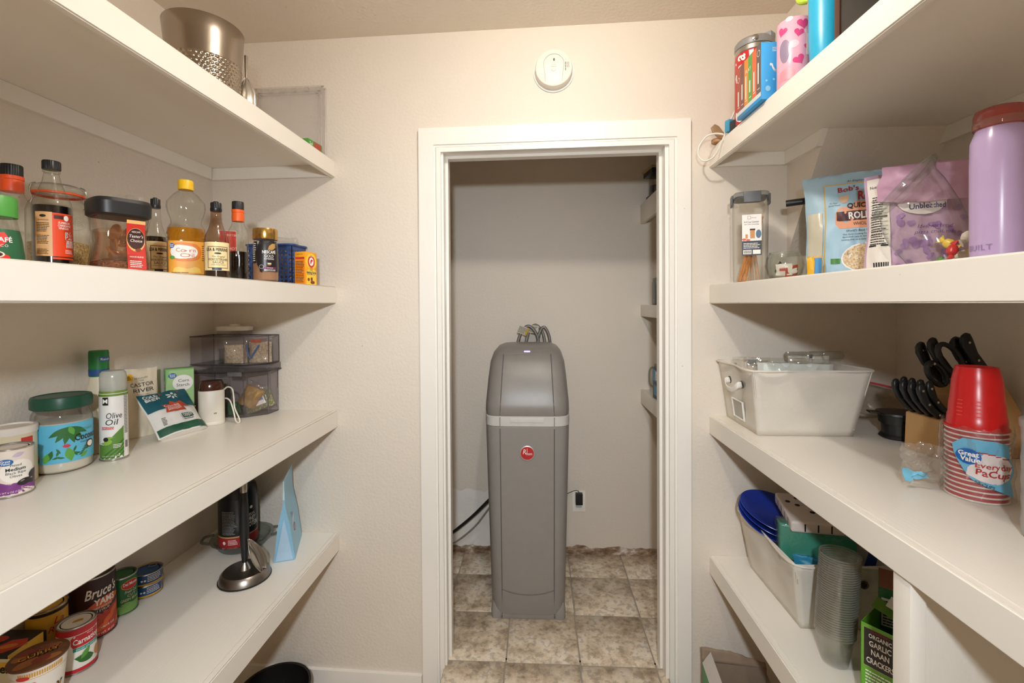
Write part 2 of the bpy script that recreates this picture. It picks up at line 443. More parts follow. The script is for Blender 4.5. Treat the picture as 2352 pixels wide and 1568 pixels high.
# back room
wf = struct('wall_far', box(-1.15, 1.3, 2.65, 2.75, -.05, ZC), WALL)
struct('wall_far_left', box(-1.15, -1.05, 1.93, 2.66, -.05, ZC), WALL)
struct('wall_far_right', box(1.12, 1.22, 1.88, 2.66, -.05, ZC), WALL)
GROUT = M('#a39a8e', 0.85, bump=0.3)
floor = struct('floor', box(-1.33, 1.33, -1.6, 1.80, ZF - .05, ZF), GROUT)
floor2 = struct('floor_far', joinm(box(-1.1, 1.2, 1.85, 2.66, -.13, -.003), box(OX0, OX1, 1.695, 1.86, -.13, -.003)), GROUT)
T_ = 0.2982
tile_mesh = box(-T_ / 2 + .003, T_ / 2 - .003, -T_ / 2 + .003, T_ / 2 - .003, -.010, 0, .0015, 1)
KT = -0.0091
for i in range(-5, 4):
    for j in range(-2, 2):
        cx = 0.1721 + (i + .5) * T_ - KT * (j + .5) * T_; cy = 2.1308 + (j + .5) * T_ + KT * (i + .5) * T_
        y0, y1 = cy - T_ / 2 + .003, cy + T_ / 2 - .003
        if j == -2:
            if cx - T_ / 2 < OX0 - .3 or cx + T_ / 2 > OX1 + .3: continue
            x0, x1 = max(cx - T_ / 2 + .003, OX0 + .002), min(cx + T_ / 2 - .003, OX1 - .002)
            if x1 - x0 < .02: continue
            me = box(x0 - cx, x1 - cx, 1.692 - cy, y1 - cy, -.010, 0, .0015, 1)
        elif j == 1: me = box(-T_ / 2 + .003, T_ / 2 - .003, y0 - cy, 2.648 - cy, -.010, 0, .0015, 1)
        else: me = tile_mesh
        part(floor2, 'tile', me, TILE, (cx, cy, 0.0))
for i in range(-4, 5):
    for j in range(-4, 6):
        x0, x1 = max(i * T_ - T_ / 2 + .003, -1.322), min(i * T_ + T_ / 2 - .003, 1.315)
        if x1 - x0 < .03: continue
        me = tile_mesh if (x1 - x0) > T_ - .01 else box(x0 - i * T_, x1 - i * T_, -T_ / 2 + .003, T_ / 2 - .003, -.010, 0, .0015, 1)
        part(floor, 'tile', me, TILE, (i * T_, j * T_ + .14, ZF + .008))
# dirty torn strip where the far room's baseboard is missing
gs = []
def ragged(u, v):
    x = -1.05 + u * 2.17
    top = 0.045 + 0.022 * nz((x, 0, 0), 9.0, 3.1) + 0.012 * nz((x, 0, 0), 31.0, 1.1)
    z = v * top
    return Vector((x, 2.649 - 0.006 * (1 - v ** 6) + 0.002 * nz((x, z, 0), 40), z))
struct('trim_2', surf(ragged, 160, 5), GRIME)
# unpainted drywall repair low on the far wall, left of the softener
def patch(u, v):
    x = -.62 + .40 * u + .012 * nz((0, v * 3, 0), 2.0, 1.0); top = .33 + .035 * nz((u * 4, 0, 0), 1.6, 5.0)
    return Vector((x, 2.6488, .03 + v * top))
part(wf, 'plaster_patch', surf(patch, 24, 8), M('#eeebe5', .75, vary=.08, vscale=10, bump=.3))
# left baseboard on the door wall
struct('baseboard_left', wallbox(XLW, -.462, -.014, .002, ZF, -.04), TRIM)
struct('baseboard_right', wallbox(.59, XRW, -.014, .002, ZF, -.04), TRIM)
# door casing, jambs and stops
cas = part(None, 'trim_1', wallbox(-.455, -.396, -.019, .002, ZF, 2.129), TRIM); cas['kind'] = 'structure'; cas['label'] = 'white painted door casing around the opening to the far room'
def casing():
    z1 = 2.129
    part(cas, 'casing_leg', wallbox(.531, .581, -.019, .002, ZF, z1), TRIM)
    part(cas, 'casing_head', wallbox(-.396, .531, -.0188, .002, 2.063, z1), TRIM)
    for n, a, b, o in (('bead', .396, .388, -.013), ('inner_casing', .386, .368, -.016)):
        da = a - .396; db = b - .396
        part(cas, n, wallbox(-a, -b, o, .002, ZF, 2.063 + da), TRIM)
        part(cas, n, wallbox(.531 + db, .531 + da, o, .002, ZF, 2.063 + da), TRIM)
        part(cas, n, wallbox(-b, .531 + db, o, .002, 2.063 + db, 2.063 + da), TRIM)
    part(cas, 'jamb', wallbox(OX0 - .001, -.360, -.001, .117, -.0, OZ), TRIM)
    part(cas, 'jamb', wallbox(.491, OX1 + .001, -.001, .117, -.0, OZ), TRIM)
    part(cas, 'head_jamb', wallbox(-.360, .491, -.001, .117, 2.037, OZ + .002), TRIM)
    part(cas, 'door_stop', wallbox(-.3601, -.350, .046, .084, 0, 2.037), TRIM)
    part(cas, 'door_stop', wallbox(.481, .4911, .046, .084, 0, 2.037), TRIM)
    part(cas, 'door_stop', wallbox(-.350, .481, .046, .084, 2.026, 2.0372), TRIM)
casing()

# ---------------------------------------------------------------- built-in shelves
def shelf(name, label, side, zt, zb, y0, xf, cleats):
    t = thing(name, label, 'shelf', (xf, y0, zt), 0, 'built-in pantry shelves')
    sgn = -1 if side == 'L' else 1
    xw = XLW if side == 'L' else XRW
    D = lambda x: x - xf
    def poly(xa, xb, z0, z1, bev=.0015, inset=0.0):
        a, b = min(xa, xb), max(xa, xb)
        bm = bmesh.new()
        P = [(a, 0), (b, 0), (b, wy(b) - y0), (a, wy(a) - y0)]
        lo = [bm.verts.new((x - xf, y, z0 - zt)) for x, y in P]; hi = [bm.verts.new((x - xf, y, z1 - zt)) for x, y in P]
        bm.faces.new(list(reversed(lo))); bm.faces.new(hi)
        for i in range(4): bm.faces.new((lo[i], lo[(i + 1) % 4], hi[(i + 1) % 4], hi[i]))
        if bev: bmesh.ops.bevel(bm, geom=list(bm.edges), offset=bev, segments=2, affect='EDGES')
        me = bpy.data.meshes.new('board'); bm.to_mesh(me); bm.free(); return smooth(me, 50)
    part(t, 'board', poly(xf + sgn * .0185, xw, zt - .0185, zt - .0006), SHELFP)
    part(t, 'fascia', poly(xf, xf + sgn * .0190, zb, zt, .003), SHELFP)
    for c in cleats: part(t, 'cleat', c(t, y0, xf, zt, zb), SHELFP)
    return t
def cleat_back(x0, x1):
    def f(t, y0, xf, zt, zb):
        me = wallbox(x0, x1, -.019, 0, zb + .001, zt - .019)
        for v in me.vertices: v.co -= Vector((xf, y0, zt))
        return me
    return f
def cleat_side(xa, xb, ya, yb, slant=0.0):
    def f(t, y0, xf, zt, zb):
        a, b = zb + .001, zt - .019
        me = prism([(ya + slant, a), (yb, a), (yb, b), (ya, b)], xa, xb, 'X')
        for v in me.vertices: v.co -= Vector((xf, y0, zt))
        return me
    return f
for n, zt, zb, lab in ((1, 2.0176, 1.951, 'white painted top shelf on the left under the ceiling, holding a steel bucket'),
                       (2, 1.5144, 1.447, 'white painted left shelf at eye level holding bottles and coffee jars'),
                       (3, 1.0145, .947, 'white painted left shelf holding the coconut oil jar and clear bins'),
                       (4, .5166, .4443, 'lowest white painted left shelf in view, holding cans and the paper towel stand')):
    shelf('wall_shelf', lab, 'L', zt, zb, -.45, -.8022, [cleat_back(XLW, -.822), cleat_side(XLW, XLW + .019, -.45, 1.81)])
for n, zt, zb, lab in ((1, 2.0133, 1.9454, 'white painted top shelf on the right, holding a red tumbler and pink tin'),
                       (2, 1.5067, 1.4373, 'white painted right shelf at eye level holding pasta canister and food bags'),
                       (3, 1.0139, .9443, 'white painted right shelf holding the knife block and upright canvas basket'),
                       (4, .4826, .4133, 'lowest white painted right shelf in view, holding the stack of clear cups')):
    cl = [cleat_back(.673, .933 if n == 1 else XRW)]
    if n == 1: cl += [cleat_side(.914, .933, 1.525, 1.752, .03), cleat_side(XRW - .019, XRW, -.45, 1.565)]
    else: cl += [cleat_side(XRW - .019, XRW, -.45, 1.75)]
    shelf('wall_shelf', lab, 'R', zt, zb, -.45, .6532, cl)
t = thing('cabinet_partition', 'white painted upright post and panel under the lower right shelf', 'partition', (.660, .846, ZF))
part(t, 'post', box(0, .028, 0, .040, 0, .9443 - ZF, .002), SHELFP)
part(t, 'panel', box(.028, XRW - .660, .012, .026, 0, .9443 - ZF), SHELFP)
for zt, zb, lab in ((1.994, 1.886, 'upper white shelf seen through the doorway, holding the dark coffee maker'), (1.431, 1.367, 'middle white shelf seen through the doorway, holding a dark jar'), (.953, .874, 'lower white shelf seen through the doorway, holding a glass mug')):
    t = thing('wall_shelf', lab, 'shelf', (.593, 1.96, zt), 0, 'shelves in the far room')
    part(t, 'board', box(.0185, .527, 0, .69, -.0185, -.0006), SHELFP)
    part(t, 'fascia', box(0, .019, 0, .69, zb - zt, 0, .002), SHELFP)
    part(t, 'cleat', box(.02, .527, .67, .69, zb - zt, -.019), SHELFP)

# ---------------------------------------------------------------- fixed fittings
def lamp():
    t = thing('ceiling_lamp', 'bare bulb in a white ceiling lampholder', 'lamp', (LAMP[0], LAMP[1], ZC))
    part(t, 'lampholder', lathe([(.055, 0), (.055, -.012), (.03, -.03), (.022, -.035)]), WHITE)
    m, nt, out = _new('warm_bulb'); e = nt.nodes.new('ShaderNodeEmission')
    e.inputs[0].default_value = (1.0, 0.93, 0.83, 1); e.inputs[1].default_value = LAMP_STRENGTH
    nt.links.new(e.outputs[0], out.inputs[0])
    part(t, 'bulb', lathe([(.012, -.035), (.018, -.045), (.03, -.07), (.033, -.085), (.03, -.1), (.018, -.114), (.001, -.119)]), m)
lamp()

# ================================================================ helpers for pantry goods
def tin(name, label, x, y, z, r, h, paper, cat='can', group=None, inner='#8d8a86'):
    t = thing(name, label, cat, (x, y, z), 0, group)
    part(t, 'body', lathe([(r, .003), (r, h - .003)], 40, ang=60), paper)
    for z0 in (0.0, h):
        part(t, 'rim', lathe([(r - .002, z0 - (.0035 if z0 else 0)), (r + .0014, z0 - (.003 if z0 else -.0005)), (r + .0016, z0 + (0 if z0 else .003)), (r - .0012, z0 + (.0004 if z0 else .0035))], 40, False, False), STEEL)
    m = M(inner, 0.45, 0.6)
    part(t, 'lid', lathe([(r - .0012, h), (r - .003, h - .004), (r * .84, h - .0042), (r * .82, h - .0030), (r * .76, h - .0030), (r * .74, h - .0042), (r * .4, h - .0040), (.0005, h - .0040)], 40, False, True), m)
    return t
def bottle(t, prof, mat, seg=36, name='bottle'): return part(t, name, lathe(prof, seg, True, False), mat)
def liquid(t, prof, lvl, mat, shrink=.0018):
    p = []
    for (r0, z0), (r1, z1) in zip(prof, prof[1:]):
        if z0 <= lvl: p.append((max(.001, r0 - shrink), max(z0, .002)))
        if z0 <= lvl < z1: p.append((r0 + (r1 - r0) * (lvl - z0) / (z1 - z0) - shrink, lvl)); break
    return part(t, 'liquid', lathe(p, 36), mat)
def cap(t, r, z0, z1, mat, name='cap', ribs=0):
    h = z1 - z0
    fn = (lambda p, a: Vector((p.x * (1 + .025 * math.cos(ribs * a)), p.y * (1 + .025 * math.cos(ribs * a)), p.z))) if ribs else None
    return part(t, name, lathe([(r, z0), (r, z1 - h * .12), (r * .94, z1), (r * .9, z1)], 72 if ribs else 32, fn=fn), mat)
def face_box(t, w, d, h, m, name='carton', bev=.0008):
    return part(t, name, box(-w / 2, w / 2, -d / 2, d / 2, 0, h, bev, 1), m)
def fr(w, d, side='F', z=0.0):                  # maps for the faces of a box
    return {'F': flat((0, -d / 2, z), (1, 0, 0), (0, 0, 1)), 'L': flat((-w / 2, 0, z), (0, -1, 0), (0, 0, 1)),
            'R': flat((w / 2, 0, z), (0, 1, 0), (0, 0, 1)), 'T': flat((0, 0, z), (1, 0, 0), (0, 1, 0))}[side]
class Bag:
    """soft filled pouch: front and back sheets, pinched at the seams, crumpled a little"""
    def __init__(s, w, h, t, seed=1.0, wr=.004, foot=.5, top=.0, neck=1.0, lean=0.0):
        s.w, s.h, s.t, s.seed, s.wr, s.foot, s.top, s.neck, s.lean = w, h, t, seed, wr, foot, top, neck, lean
    def pos(s, u, v, side=-1):
        th = s.t / 2 * (1 - abs(u) ** 3.2) * (s.foot + (1 - s.foot) * math.sin(PI * min(1, v * .9 + .05)) ** .7) * (1 - v ** 4 * (1 - s.top))
        w = s.w / 2 * (1 + (s.neck - 1) * v ** 2) * (1 - .03 * math.sin(PI * v))
        n = nz((u * 1.7, v * 2.2, side * 2.0), 1.9, s.seed) + .5 * nz((u * 1.7, v * 2.2, side), 4.7, s.seed + 3)
        x = u * w + s.wr * .8 * nz((u, v, 0), 3.0, s.seed + 9)
        y = side * th + n * s.wr * (1 - abs(u) ** 6) + s.lean * v
        return Vector((x, y, v * s.h * (1 + .02 * nz((u, 0, 0), 2.0, s.seed))))
    def mesh(s, nu=24, nv=26):
        vs_, fs = [], []
        for j in range(nv + 1):
            for i in range(nu + 1): vs_.append(s.pos(-1 + 2 * i / nu, j / nv, -1))
        b = len(vs_)
        for j in range(nv + 1):
            for i in range(nu + 1): vs_.append(s.pos(-1 + 2 * i / nu, j / nv, 1))
        W_ = nu + 1
        for j in range(nv):
            for i in range(nu):
                a = j * W_ + i; fs.append((a, a + 1, a + W_ + 1, a + W_)); a += b; fs.append((a + 1, a, a + W_, a + W_ + 1))
            a = j * W_; fs.append((a + b, a, a + W_, a + b + W_)); a = j * W_ + nu; fs.append((a, a + b, a + b + W_, a + W_))
        for i in range(nu):
            fs.append((i + 1, i, i + b, i + b + 1)); a = nv * W_ + i; fs.append((a, a + 1, a + 1 + b, a + b))
        return smooth(raw(vs_, fs), 70)
    def map(s, side=-1):
        def f(u, v, o):
            p = s.pos(max(-1, min(1, u / (s.w / 2))), max(0, min(1, v / s.h)), side)
            return p + Vector((0, side * (o * 2.6 + .0010), 0))
        return f
L2, L3, L4, L1 = 1.5144, 1.0145, .5166, 2.0176
R1, R2, R3, R4 = 2.0133, 1.5067, 1.0139, .4826
FILM = G('#fafaf8', 0.06, '#f4f2ee', 0.06, 1.5, 0.8, 45.0, 0.8)
DARKLIQ = M('#120c0a', 0.12, coat=.4); OATS = granular('rolled_oats', ['#c9ab80', '#e2caa3', '#efdfc2', '#b8946a'], 260)
COFFEE = granular('instant_coffee', ['#6b4026', '#8a5634', '#4e2d1b', '#9a6642'], 420)

# ================================================================ left, second shelf
def nescafe_green():
    x, y = -.997, .803; f = phi(x, y)
    t = thing('coffee_jar', 'short glass coffee jar with green lid and green label at the left frame edge', 'jar', (x, y, L2))
    p = [(.034, 0), (.038, .006), (.039, .02), (.036, .05), (.031, .08), (.029, .094)]
    bottle(t, p, GLASS); part(t, 'contents', lathe([(r - .002, max(z, .002)) for r, z in p[:4]]), COFFEE)
    cap(t, .0315, .092, .13, M('#4c9c3f', .4), 'lid')
    mp = rev(p, f, .037)
    lb = decal(t, 'label', mp, .0005, pm('#1f5b3a'), R(-.055, .006, .055, .068, 30, 8))
    decal(lb, 'emblem', mp, .0010, pm('#d8312c'), PG([(-.004, .060), (.014, .062), (.020, .050), (.004, .030), (-.030, .022), (-.024, .030), (-.004, .036)], 3), EL(.002, .016, .017, .007))
    decal(lb, 'emblem', mp, .0014, pm('#e7d8c4'), EL(.002, .021, .010, .006)); decal(lb, 'emblem', mp, .0017, pm('#3a1d10'), EL(.002, .021, .0075, .0042))
    decal(lb, 'lettering', mp, .0018, PRINTW, T('NESCAFÉ', .0, .044, .0085, bold=.02, w=.046), T('CLÁSICO', .002, .035, .0045, sp=1.2), R(-.022, .0545, .006, .0555), T('DECAF', -.032, .030, .0035))
nescafe_green()
def capped_bottle(label, x, y, r, h, liq, capr, band):
    f = phi(x, y)
    t = thing('sauce_bottle', label, 'bottle', (x, y, L2), 0, 'soy sauce bottles')
    p = [(r * .9, 0), (r, .006), (r, h * .60), (r * .98, h * .64), (r * .70, h * .70), (capr * 1.04, h * .74), (capr * .98, h * .90)]
    def flute(q, a):
        if h * .1 < q.z < h * .6:
            k = 1 + .018 * math.cos(14 * a); return Vector((q.x * k, q.y * k, q.z))
        return q
    part(t, 'bottle', lathe([p[0], p[1]] + [(r, .006 + (h * .6 - .006) * i / 6) for i in range(1, 6)] + p[2:], 84, True, False, fn=flute), GLASS)
    if liq: liquid(t, p, liq, DARKLIQ)
    part(t, 'collar', lathe([(capr * 1.06, h * .755), (capr * 1.08, h * .80), (capr * 1.03, h * .86), (capr * 1.1, h * .865), (capr * 1.1, h * .895), (capr, h * .90)]), M(band, .4))
    cap(t, capr, h * .90, h, BLACK, ribs=24)
    return t
capped_bottle('clear bottle with orange collar and black cap behind the green-lidded coffee jar', -1.18, .987, .033, .246, .0, .0185, '#e8531f')
capped_bottle('half-full soy sauce bottle with orange collar beside the gold-lidded jar', -.937, 1.415, .0275, .253, .095, .0165, '#f0641e')
def vinegar():
    x, y = -1.074, .977; f = phi(x, y); r, h = .0335, .249
    t = thing('vinegar_bottle', 'tall dark vinegar bottle with half tan, half orange label and black cap', 'bottle', (x, y, L2))
    p = [(.030, 0), (r, .005), (r, .145), (.0315, .158), (.025, .175), (.0165, .20), (.0125, .222), (.012, .236)]
    bottle(t, p, GLASS); liquid(t, p, .148, DARKLIQ)
    part(t, 'neck_ring', lathe([(.0125, .222), (.0148, .224), (.0148, .229), (.0125, .231)]), GLASS); cap(t, .0155, .230, .249, BLACK, ribs=30)
    mp = cyl(r, f)
    a = decal(t, 'label', mp, .0004, pm('#d3a36b'), R(-.030, .036, -.0005, .132, 12, 2)); b = decal(t, 'label', mp, .0004, pm('#e8481e'), R(-.0005, .030, .042, .131, 16, 2))
    decal(a, 'lettering', mp, .0008, PRINTK, EL(-.0155, .123, .0055, .003), T('SUPERIOR CHINKIANG VINEGAR', -.0155, .113, .0022, w=.019), LINES(-.027, .088, -.004, .109, 6, seed=3), LINES(-.027, .062, -.004, .082, 6, seed=4), LINES(-.027, .040, -.006, .052, 4, seed=5))
    decal(b, 'emblem', mp, .0007, pm('#4a1f18'), R(.002, .118, .018, .126)); decal(b, 'emblem', mp, .0009, PRINTW, EL(.023, .121, .0048, .0062)); decal(b, 'emblem', mp, .0008, PRINTK, R(.0, .034, .042, .036, 12, 1), R(.0, .127, .042, .1275, 12, 1))
    decal(b, 'lettering', mp, .0012, PRINTW, T('SUPERIOR', .008, .108, .0045, 'L', shear=.25, bold=.02, w=.022), T('CHINKIANG', .0075, .102, .0045, 'L', shear=.25, bold=.02, w=.024), T('VINEGAR', .0085, .096, .0045, 'L', shear=.25, bold=.02, w=.018), T('陳', .019, .076, .0125, 'L', bold=.01), T('醋', .021, .058, .0125, 'L', bold=.01), T('700', .024, .124, .0022), LINES(.020, .043, .036, .052, 3, seed=9))
vinegar()
def clip_jar():
    x, y = -1.207, 1.113; f = phi(x, y); r = .06
    t = thing('clip_jar', 'clip-top glass jar of grain with orange seal behind the vinegar bottle', 'jar', (x, y, L2))
    p = [(.052, 0), (r, .008), (r, .165), (.054, .185), (.046, .195), (.046, .205)]
    bottle(t, p, GLASS); part(t, 'grain', lathe([(.05, .003), (r - .003, .009), (r - .003, .085), (.03, .092), (.001, .094)]), granular('brown_rice', ['#b58f56', '#d7b983', '#9c7440', '#e6cf9d'], 330))
    part(t, 'seal', lathe([(.048, .205), (.0515, .206), (.0515, .2105), (.048, .2115)], 36, False, False), M('#e2561e', .5))
    part(t, 'lid', lathe([(.049, .2115), (.050, .216), (.048, .226), (.038, .232), (.001, .234)]), GLASS)
    a = f + .75
    for k, aa in ((0, f - .9), (1, f + .95)):
        c_, s_ = math.cos(aa), math.sin(aa)
        part(t, 'wire_clip', tube([(c_ * .05, s_ * .05, .228), (c_ * .060, s_ * .060, .222), (c_ * .063, s_ * .063, .205), (c_ * .058, s_ * .058, .190), (c_ * .062, s_ * .062, .178), (c_ * .057, s_ * .057, .172)], .0016), CHROME)
    decal(t, 'embossed_lettering', cyl(r, f), .0004, G('#d8dcd6', .15), T('KILNER', .024, .128, .012, w=.055), RING(.024, .134, .034, .018, .001))
clip_jar()
def tasters():
    x, y = -.963, 1.024; rz = .755 + .30
    t = thing('coffee_jar', 'waisted square coffee jar with black lid and narrow red label', 'jar', (x, y, L2), rz)
    s = [(0, .046, .046, 5), (.006, .050, .050, 5), (.03, .049, .049, 5), (.075, .043, .043, 5), (.11, .046, .046, 5), (.128, .048, .048, 5), (.132, .043, .043, 4)]
    part(t, 'jar', loft(s, 48, True, False), G('#f8f4ef'))
    part(t, 'contents', loft([(.003, .044, .044, 5), (.008, .0475, .0475, 5), (.028, .047, .047, 5), (.040, .02, .02, 4, .01, .012), (.043, .002, .002, 3, .01, .012)], 40), COFFEE)
    part(t, 'coffee_residue', loft([(.030, .0468, .0468, 5), (.07, .0415, .0415, 5), (.1, .043, .043, 5)], 40, False, False), G('#f0e2d4', .12, '#c0a084'))
    part(t, 'lid', loft([(.130, .050, .050, 4), (.133, .0535, .0535, 4), (.160, .0545, .0545, 4), (.168, .051, .051, 4), (.169, .047, .047, 4)], 40, ang=25), M('#1b1b1d', .42))
    def mp(u, v, o):
        q = .043 + .007 * abs(v - .078) / .07
        return Vector((q + o + .0007, u, v))
    mp2 = lambda u, v, o: mp(u, v, o)
    def side(u, v, o):                         # label wraps the corner face turned to the aisle
        q = .0435 + .0062 * (abs(v - .078) / .06) ** 1.4
        return Vector((u, -(q + o), v))
    lb = decal(t, 'label', side, .0008, pm('#c22b1f'), R(-.001, .010, .034, .122, 6, 14))
    decal(lb, 'emblem', side, .0012, pm('#e0b070'), R(-.001, .114, .034, .122, 4, 2), EL(.0165, .078, .0175, .027)); decal(lb, 'emblem', side, .0015, pm('#3b1712'), EL(.0165, .080, .0165, .024))
    decal(lb, 'emblem', side, .0017, pm('#7a3a20'), EL(.020, .055, .006, .0035, .3))
    decal(lb, 'lettering', side, .0020, PRINTW, T('NESCAFÉ', .0165, .094, .0038, w=.016), T("Taster's", .0165, .083, .0065, shear=.2, w=.026), T('Choice', .0165, .073, .0065, shear=.2, w=.022), T('HOUSE BLEND', .0165, .037, .0035, w=.026), LINES(.003, .014, .030, .031, 4, seed=6))
tasters()
def chips_bag():
    x, y = -1.140, 1.238
    t = thing('dried_fruit_bag', 'clear bag of orange dried fruit slices behind the black-lidded jar', 'bag', (x, y, L2), math.atan2(-x, y) * 1.0)
    b = Bag(.105, .235, .05, 2.2, .008, .5, .1, .7); part(t, 'film', b.mesh(), FILM)
    rnd = random.Random(4); m = M('#b5651f', .55, bump=.5, bscale=80); m2 = M('#cf8632', .5, bump=.5, bscale=90)
    for i in range(34):
        s = .016 + .006 * rnd.random(); z = .012 + .125 * rnd.random()
        me = lathe([(s * .5, -.003), (s, -.0025), (s * 1.02, .0005), (s * .9, .003), (s * .4, .002), (.001, .001)], 14)
        part(t, 'fruit_slice', me, m if i % 3 else m2, ((rnd.random() - .5) * .066, (rnd.random() - .5) * .018, z), (rnd.random() * 3, rnd.random() * 3, rnd.random() * 3))
chips_bag()
def worcester(label, x, y, r, h, lvl, turn, dirty):
    f = phi(x, y, turn)
    t = thing('worcestershire_bottle', label, 'bottle', (x, y, L2), 0, 'worcestershire sauce bottles')
    p = [(r * .92, 0), (r, .004), (r, h * .48), (r * .93, h * .55), (r * .62, h * .66), (r * .46, h * .76), (r * .43, h * .89)]
    bottle(t, p, G('#ead7c6', .06, '#7c5638') if dirty else GLASS); liquid(t, p, lvl, M('#1d0f0a', .15, coat=.3)); cap(t, r * .44, h * .895, h, BLACK, ribs=20); part(t, 'cap_skirt', lathe([(r * .45, h * .885), (r * .48, h * .895), (r * .48, h * .925), (r * .44, h * .93)]), BLACK)
    part(t, 'spout', lathe([(r * .2, h), (r * .22, h * 1.015), (r * .12, h * 1.02)]), BLACK)
    mp = cyl(r, f); a = .050
    z0, z1 = h * .10, h * .47; H_ = z1 - z0
    lb = decal(t, 'label', mp, .0004, pm('#ecd7a2'), R(-a * .75, z0, a * .75, z1, 26, 3))
    decal(lb, 'border', mp, .0007, pm('#6a3326'), FRAME(-r * .86, z0 + .006, r * .86, z1 - .012, .0016)); decal(lb, 'emblem', mp, .0007, pm('#2c3f55'), R(-r * .5, z0 + .001, r * .25, z0 + .0065))
    decal(lb, 'lettering', mp, .0010, PRINTK, T('LEA & PERRINS', -.002, z0 + H_ * .68, H_ * .105, w=r * 1.75, bold=.02), EL(-.001, z0 + H_ * .60, .008, .0022), T('The Original', 0, z0 + H_ * .46, H_ * .055, shear=.3), T('WORCESTERSHIRE', 0, z0 + H_ * .345, H_ * .08, w=r * 1.6), T('SAUCE', 0, z0 + H_ * .245, H_ * .08), T('Coats Every Flavor', 0, z0 + H_ * .18, H_ * .04, shear=.3))
worcester('slim worcestershire bottle standing behind the corn oil, darker sauce and clean neck', -1.076, 1.26, .0258, .229, .122, .35, False)
worcester('worcestershire bottle with stained neck standing in front of the soy sauce', -.866, 1.215, .0292, .205, .098, .12, True)
def corn_oil():
    x, y = -.977, 1.249; rz = math.atan2(-x, y)
    t = thing('oil_bottle', 'large clear plastic bottle half full of yellow corn oil, yellow cap', 'bottle', (x, y, L2), rz)
    def ribs(p, a):
        if .15 < p.z < .225:
            k = 1 + .03 * math.cos(16 * a) * math.sin(PI * (p.z - .15) / .075); return Vector((p.x * k, p.y * k, p.z))
        return p
    s = [(0, .040, .030, 3.2), (.006, .0455, .034, 3.2), (.10, .0455, .034, 3.2), (.112, .044, .033, 3), (.115, .0455, .034, 3), (.121, .044, .033, 3), (.126, .0465, .035, 2.6), (.142, .044, .034, 2.3), (.155, .036, .031, 2), (.165, .036, .031, 2), (.18, .041, .034, 2), (.198, .0455, .037, 2), (.215, .0445, .036, 2), (.235, .030, .027, 2), (.247, .0165, .0165, 2), (.252, .0165, .0165, 2)]
    part(t, 'bottle', loft(s, 64, True, False, fn=ribs), GLASS)
    part(t, 'oil', loft([(z if i else .002, rx - .002, ry - .002, n) for i, (z, rx, ry, n) in enumerate(s[:8])], 48), G('#f2bb2c', .55, '#e0a01c', .05, 1.45))
    cap(t, .0185, .250, .276, M('#f2c01c', .4), ribs=36)
    mp = lambda u, v, o: Vector((se(-PI / 2 + u / .0455 * .9, .0455 + o, .034 + o, 3.2)[0], se(-PI / 2 + u / .0455 * .9, .0455 + o, .034 + o, 3.2)[1], v))
    lb = decal(t, 'label', mp, .0006, pm('#eda53c'), R(-.050, .014, .050, .104, 30, 3))
    decal(lb, 'emblem', mp, .0010, pm('#e07f25'), EL(-.004, .074, .036, .026)); decal(lb, 'emblem', mp, .0014, PRINTW, EL(-.009, .074, .028, .019)); decal(lb, 'emblem', mp, .0018, pm('#1f5fae'), EL(-.031, .090, .009, .0068)); decal(lb, 'emblem', mp, .0018, pm('#5aa13a'), EL(-.030, .058, .009, .005)); decal(lb, 'emblem', mp, .0010, pm('#f3c75a'), PG([(-.03, .018), (.03, .018), (.025, .03), (.01, .034), (0, .028), (-.012, .033), (-.025, .029)]))
    decal(lb, 'lettering', mp, .0022, pm('#c9742a'), T('Corn', -.002, .074, .0105), T('Oil', .001, .060, .0105)); decal(lb, 'lettering', mp, .0024, PRINTW, T('Great', -.031, .0905, .004, bold=.02), T('Value', -.031, .086, .004, bold=.02)); decal(lb, 'fine_print', mp, .0012, pm('#7a4a17'), LINES(-.034, .014, .012, .020, 1, seed=2), LINES(.034, .05, .046, .095, 8, seed=5))
corn_oil()
def red_packet():
    x, y = -1.03, 1.50
    t = thing('red_packet', 'red and white packet wedged between the two dark sauce bottles', 'packet', (x, y, L2), .60)
    part(t, 'packet', box(-.026, .026, -.012, .012, 0, .178, .004), M('#d9d3c9', .5))
    mp = fr(.052, .024, 'F'); lb = decal(t, 'label', mp, .0005, pm('#d3221e'), R(-.024, .085, .024, .174)); decal(lb, 'lettering', mp, .0009, PRINTW, T('BETTER', .012, .158, .006), T('HOT', .014, .112, .009)); decal(lb, 'lettering', mp, .0009, PRINTK, LINES(-.02, .06, .02, .08, 4, seed=3))
red_packet()
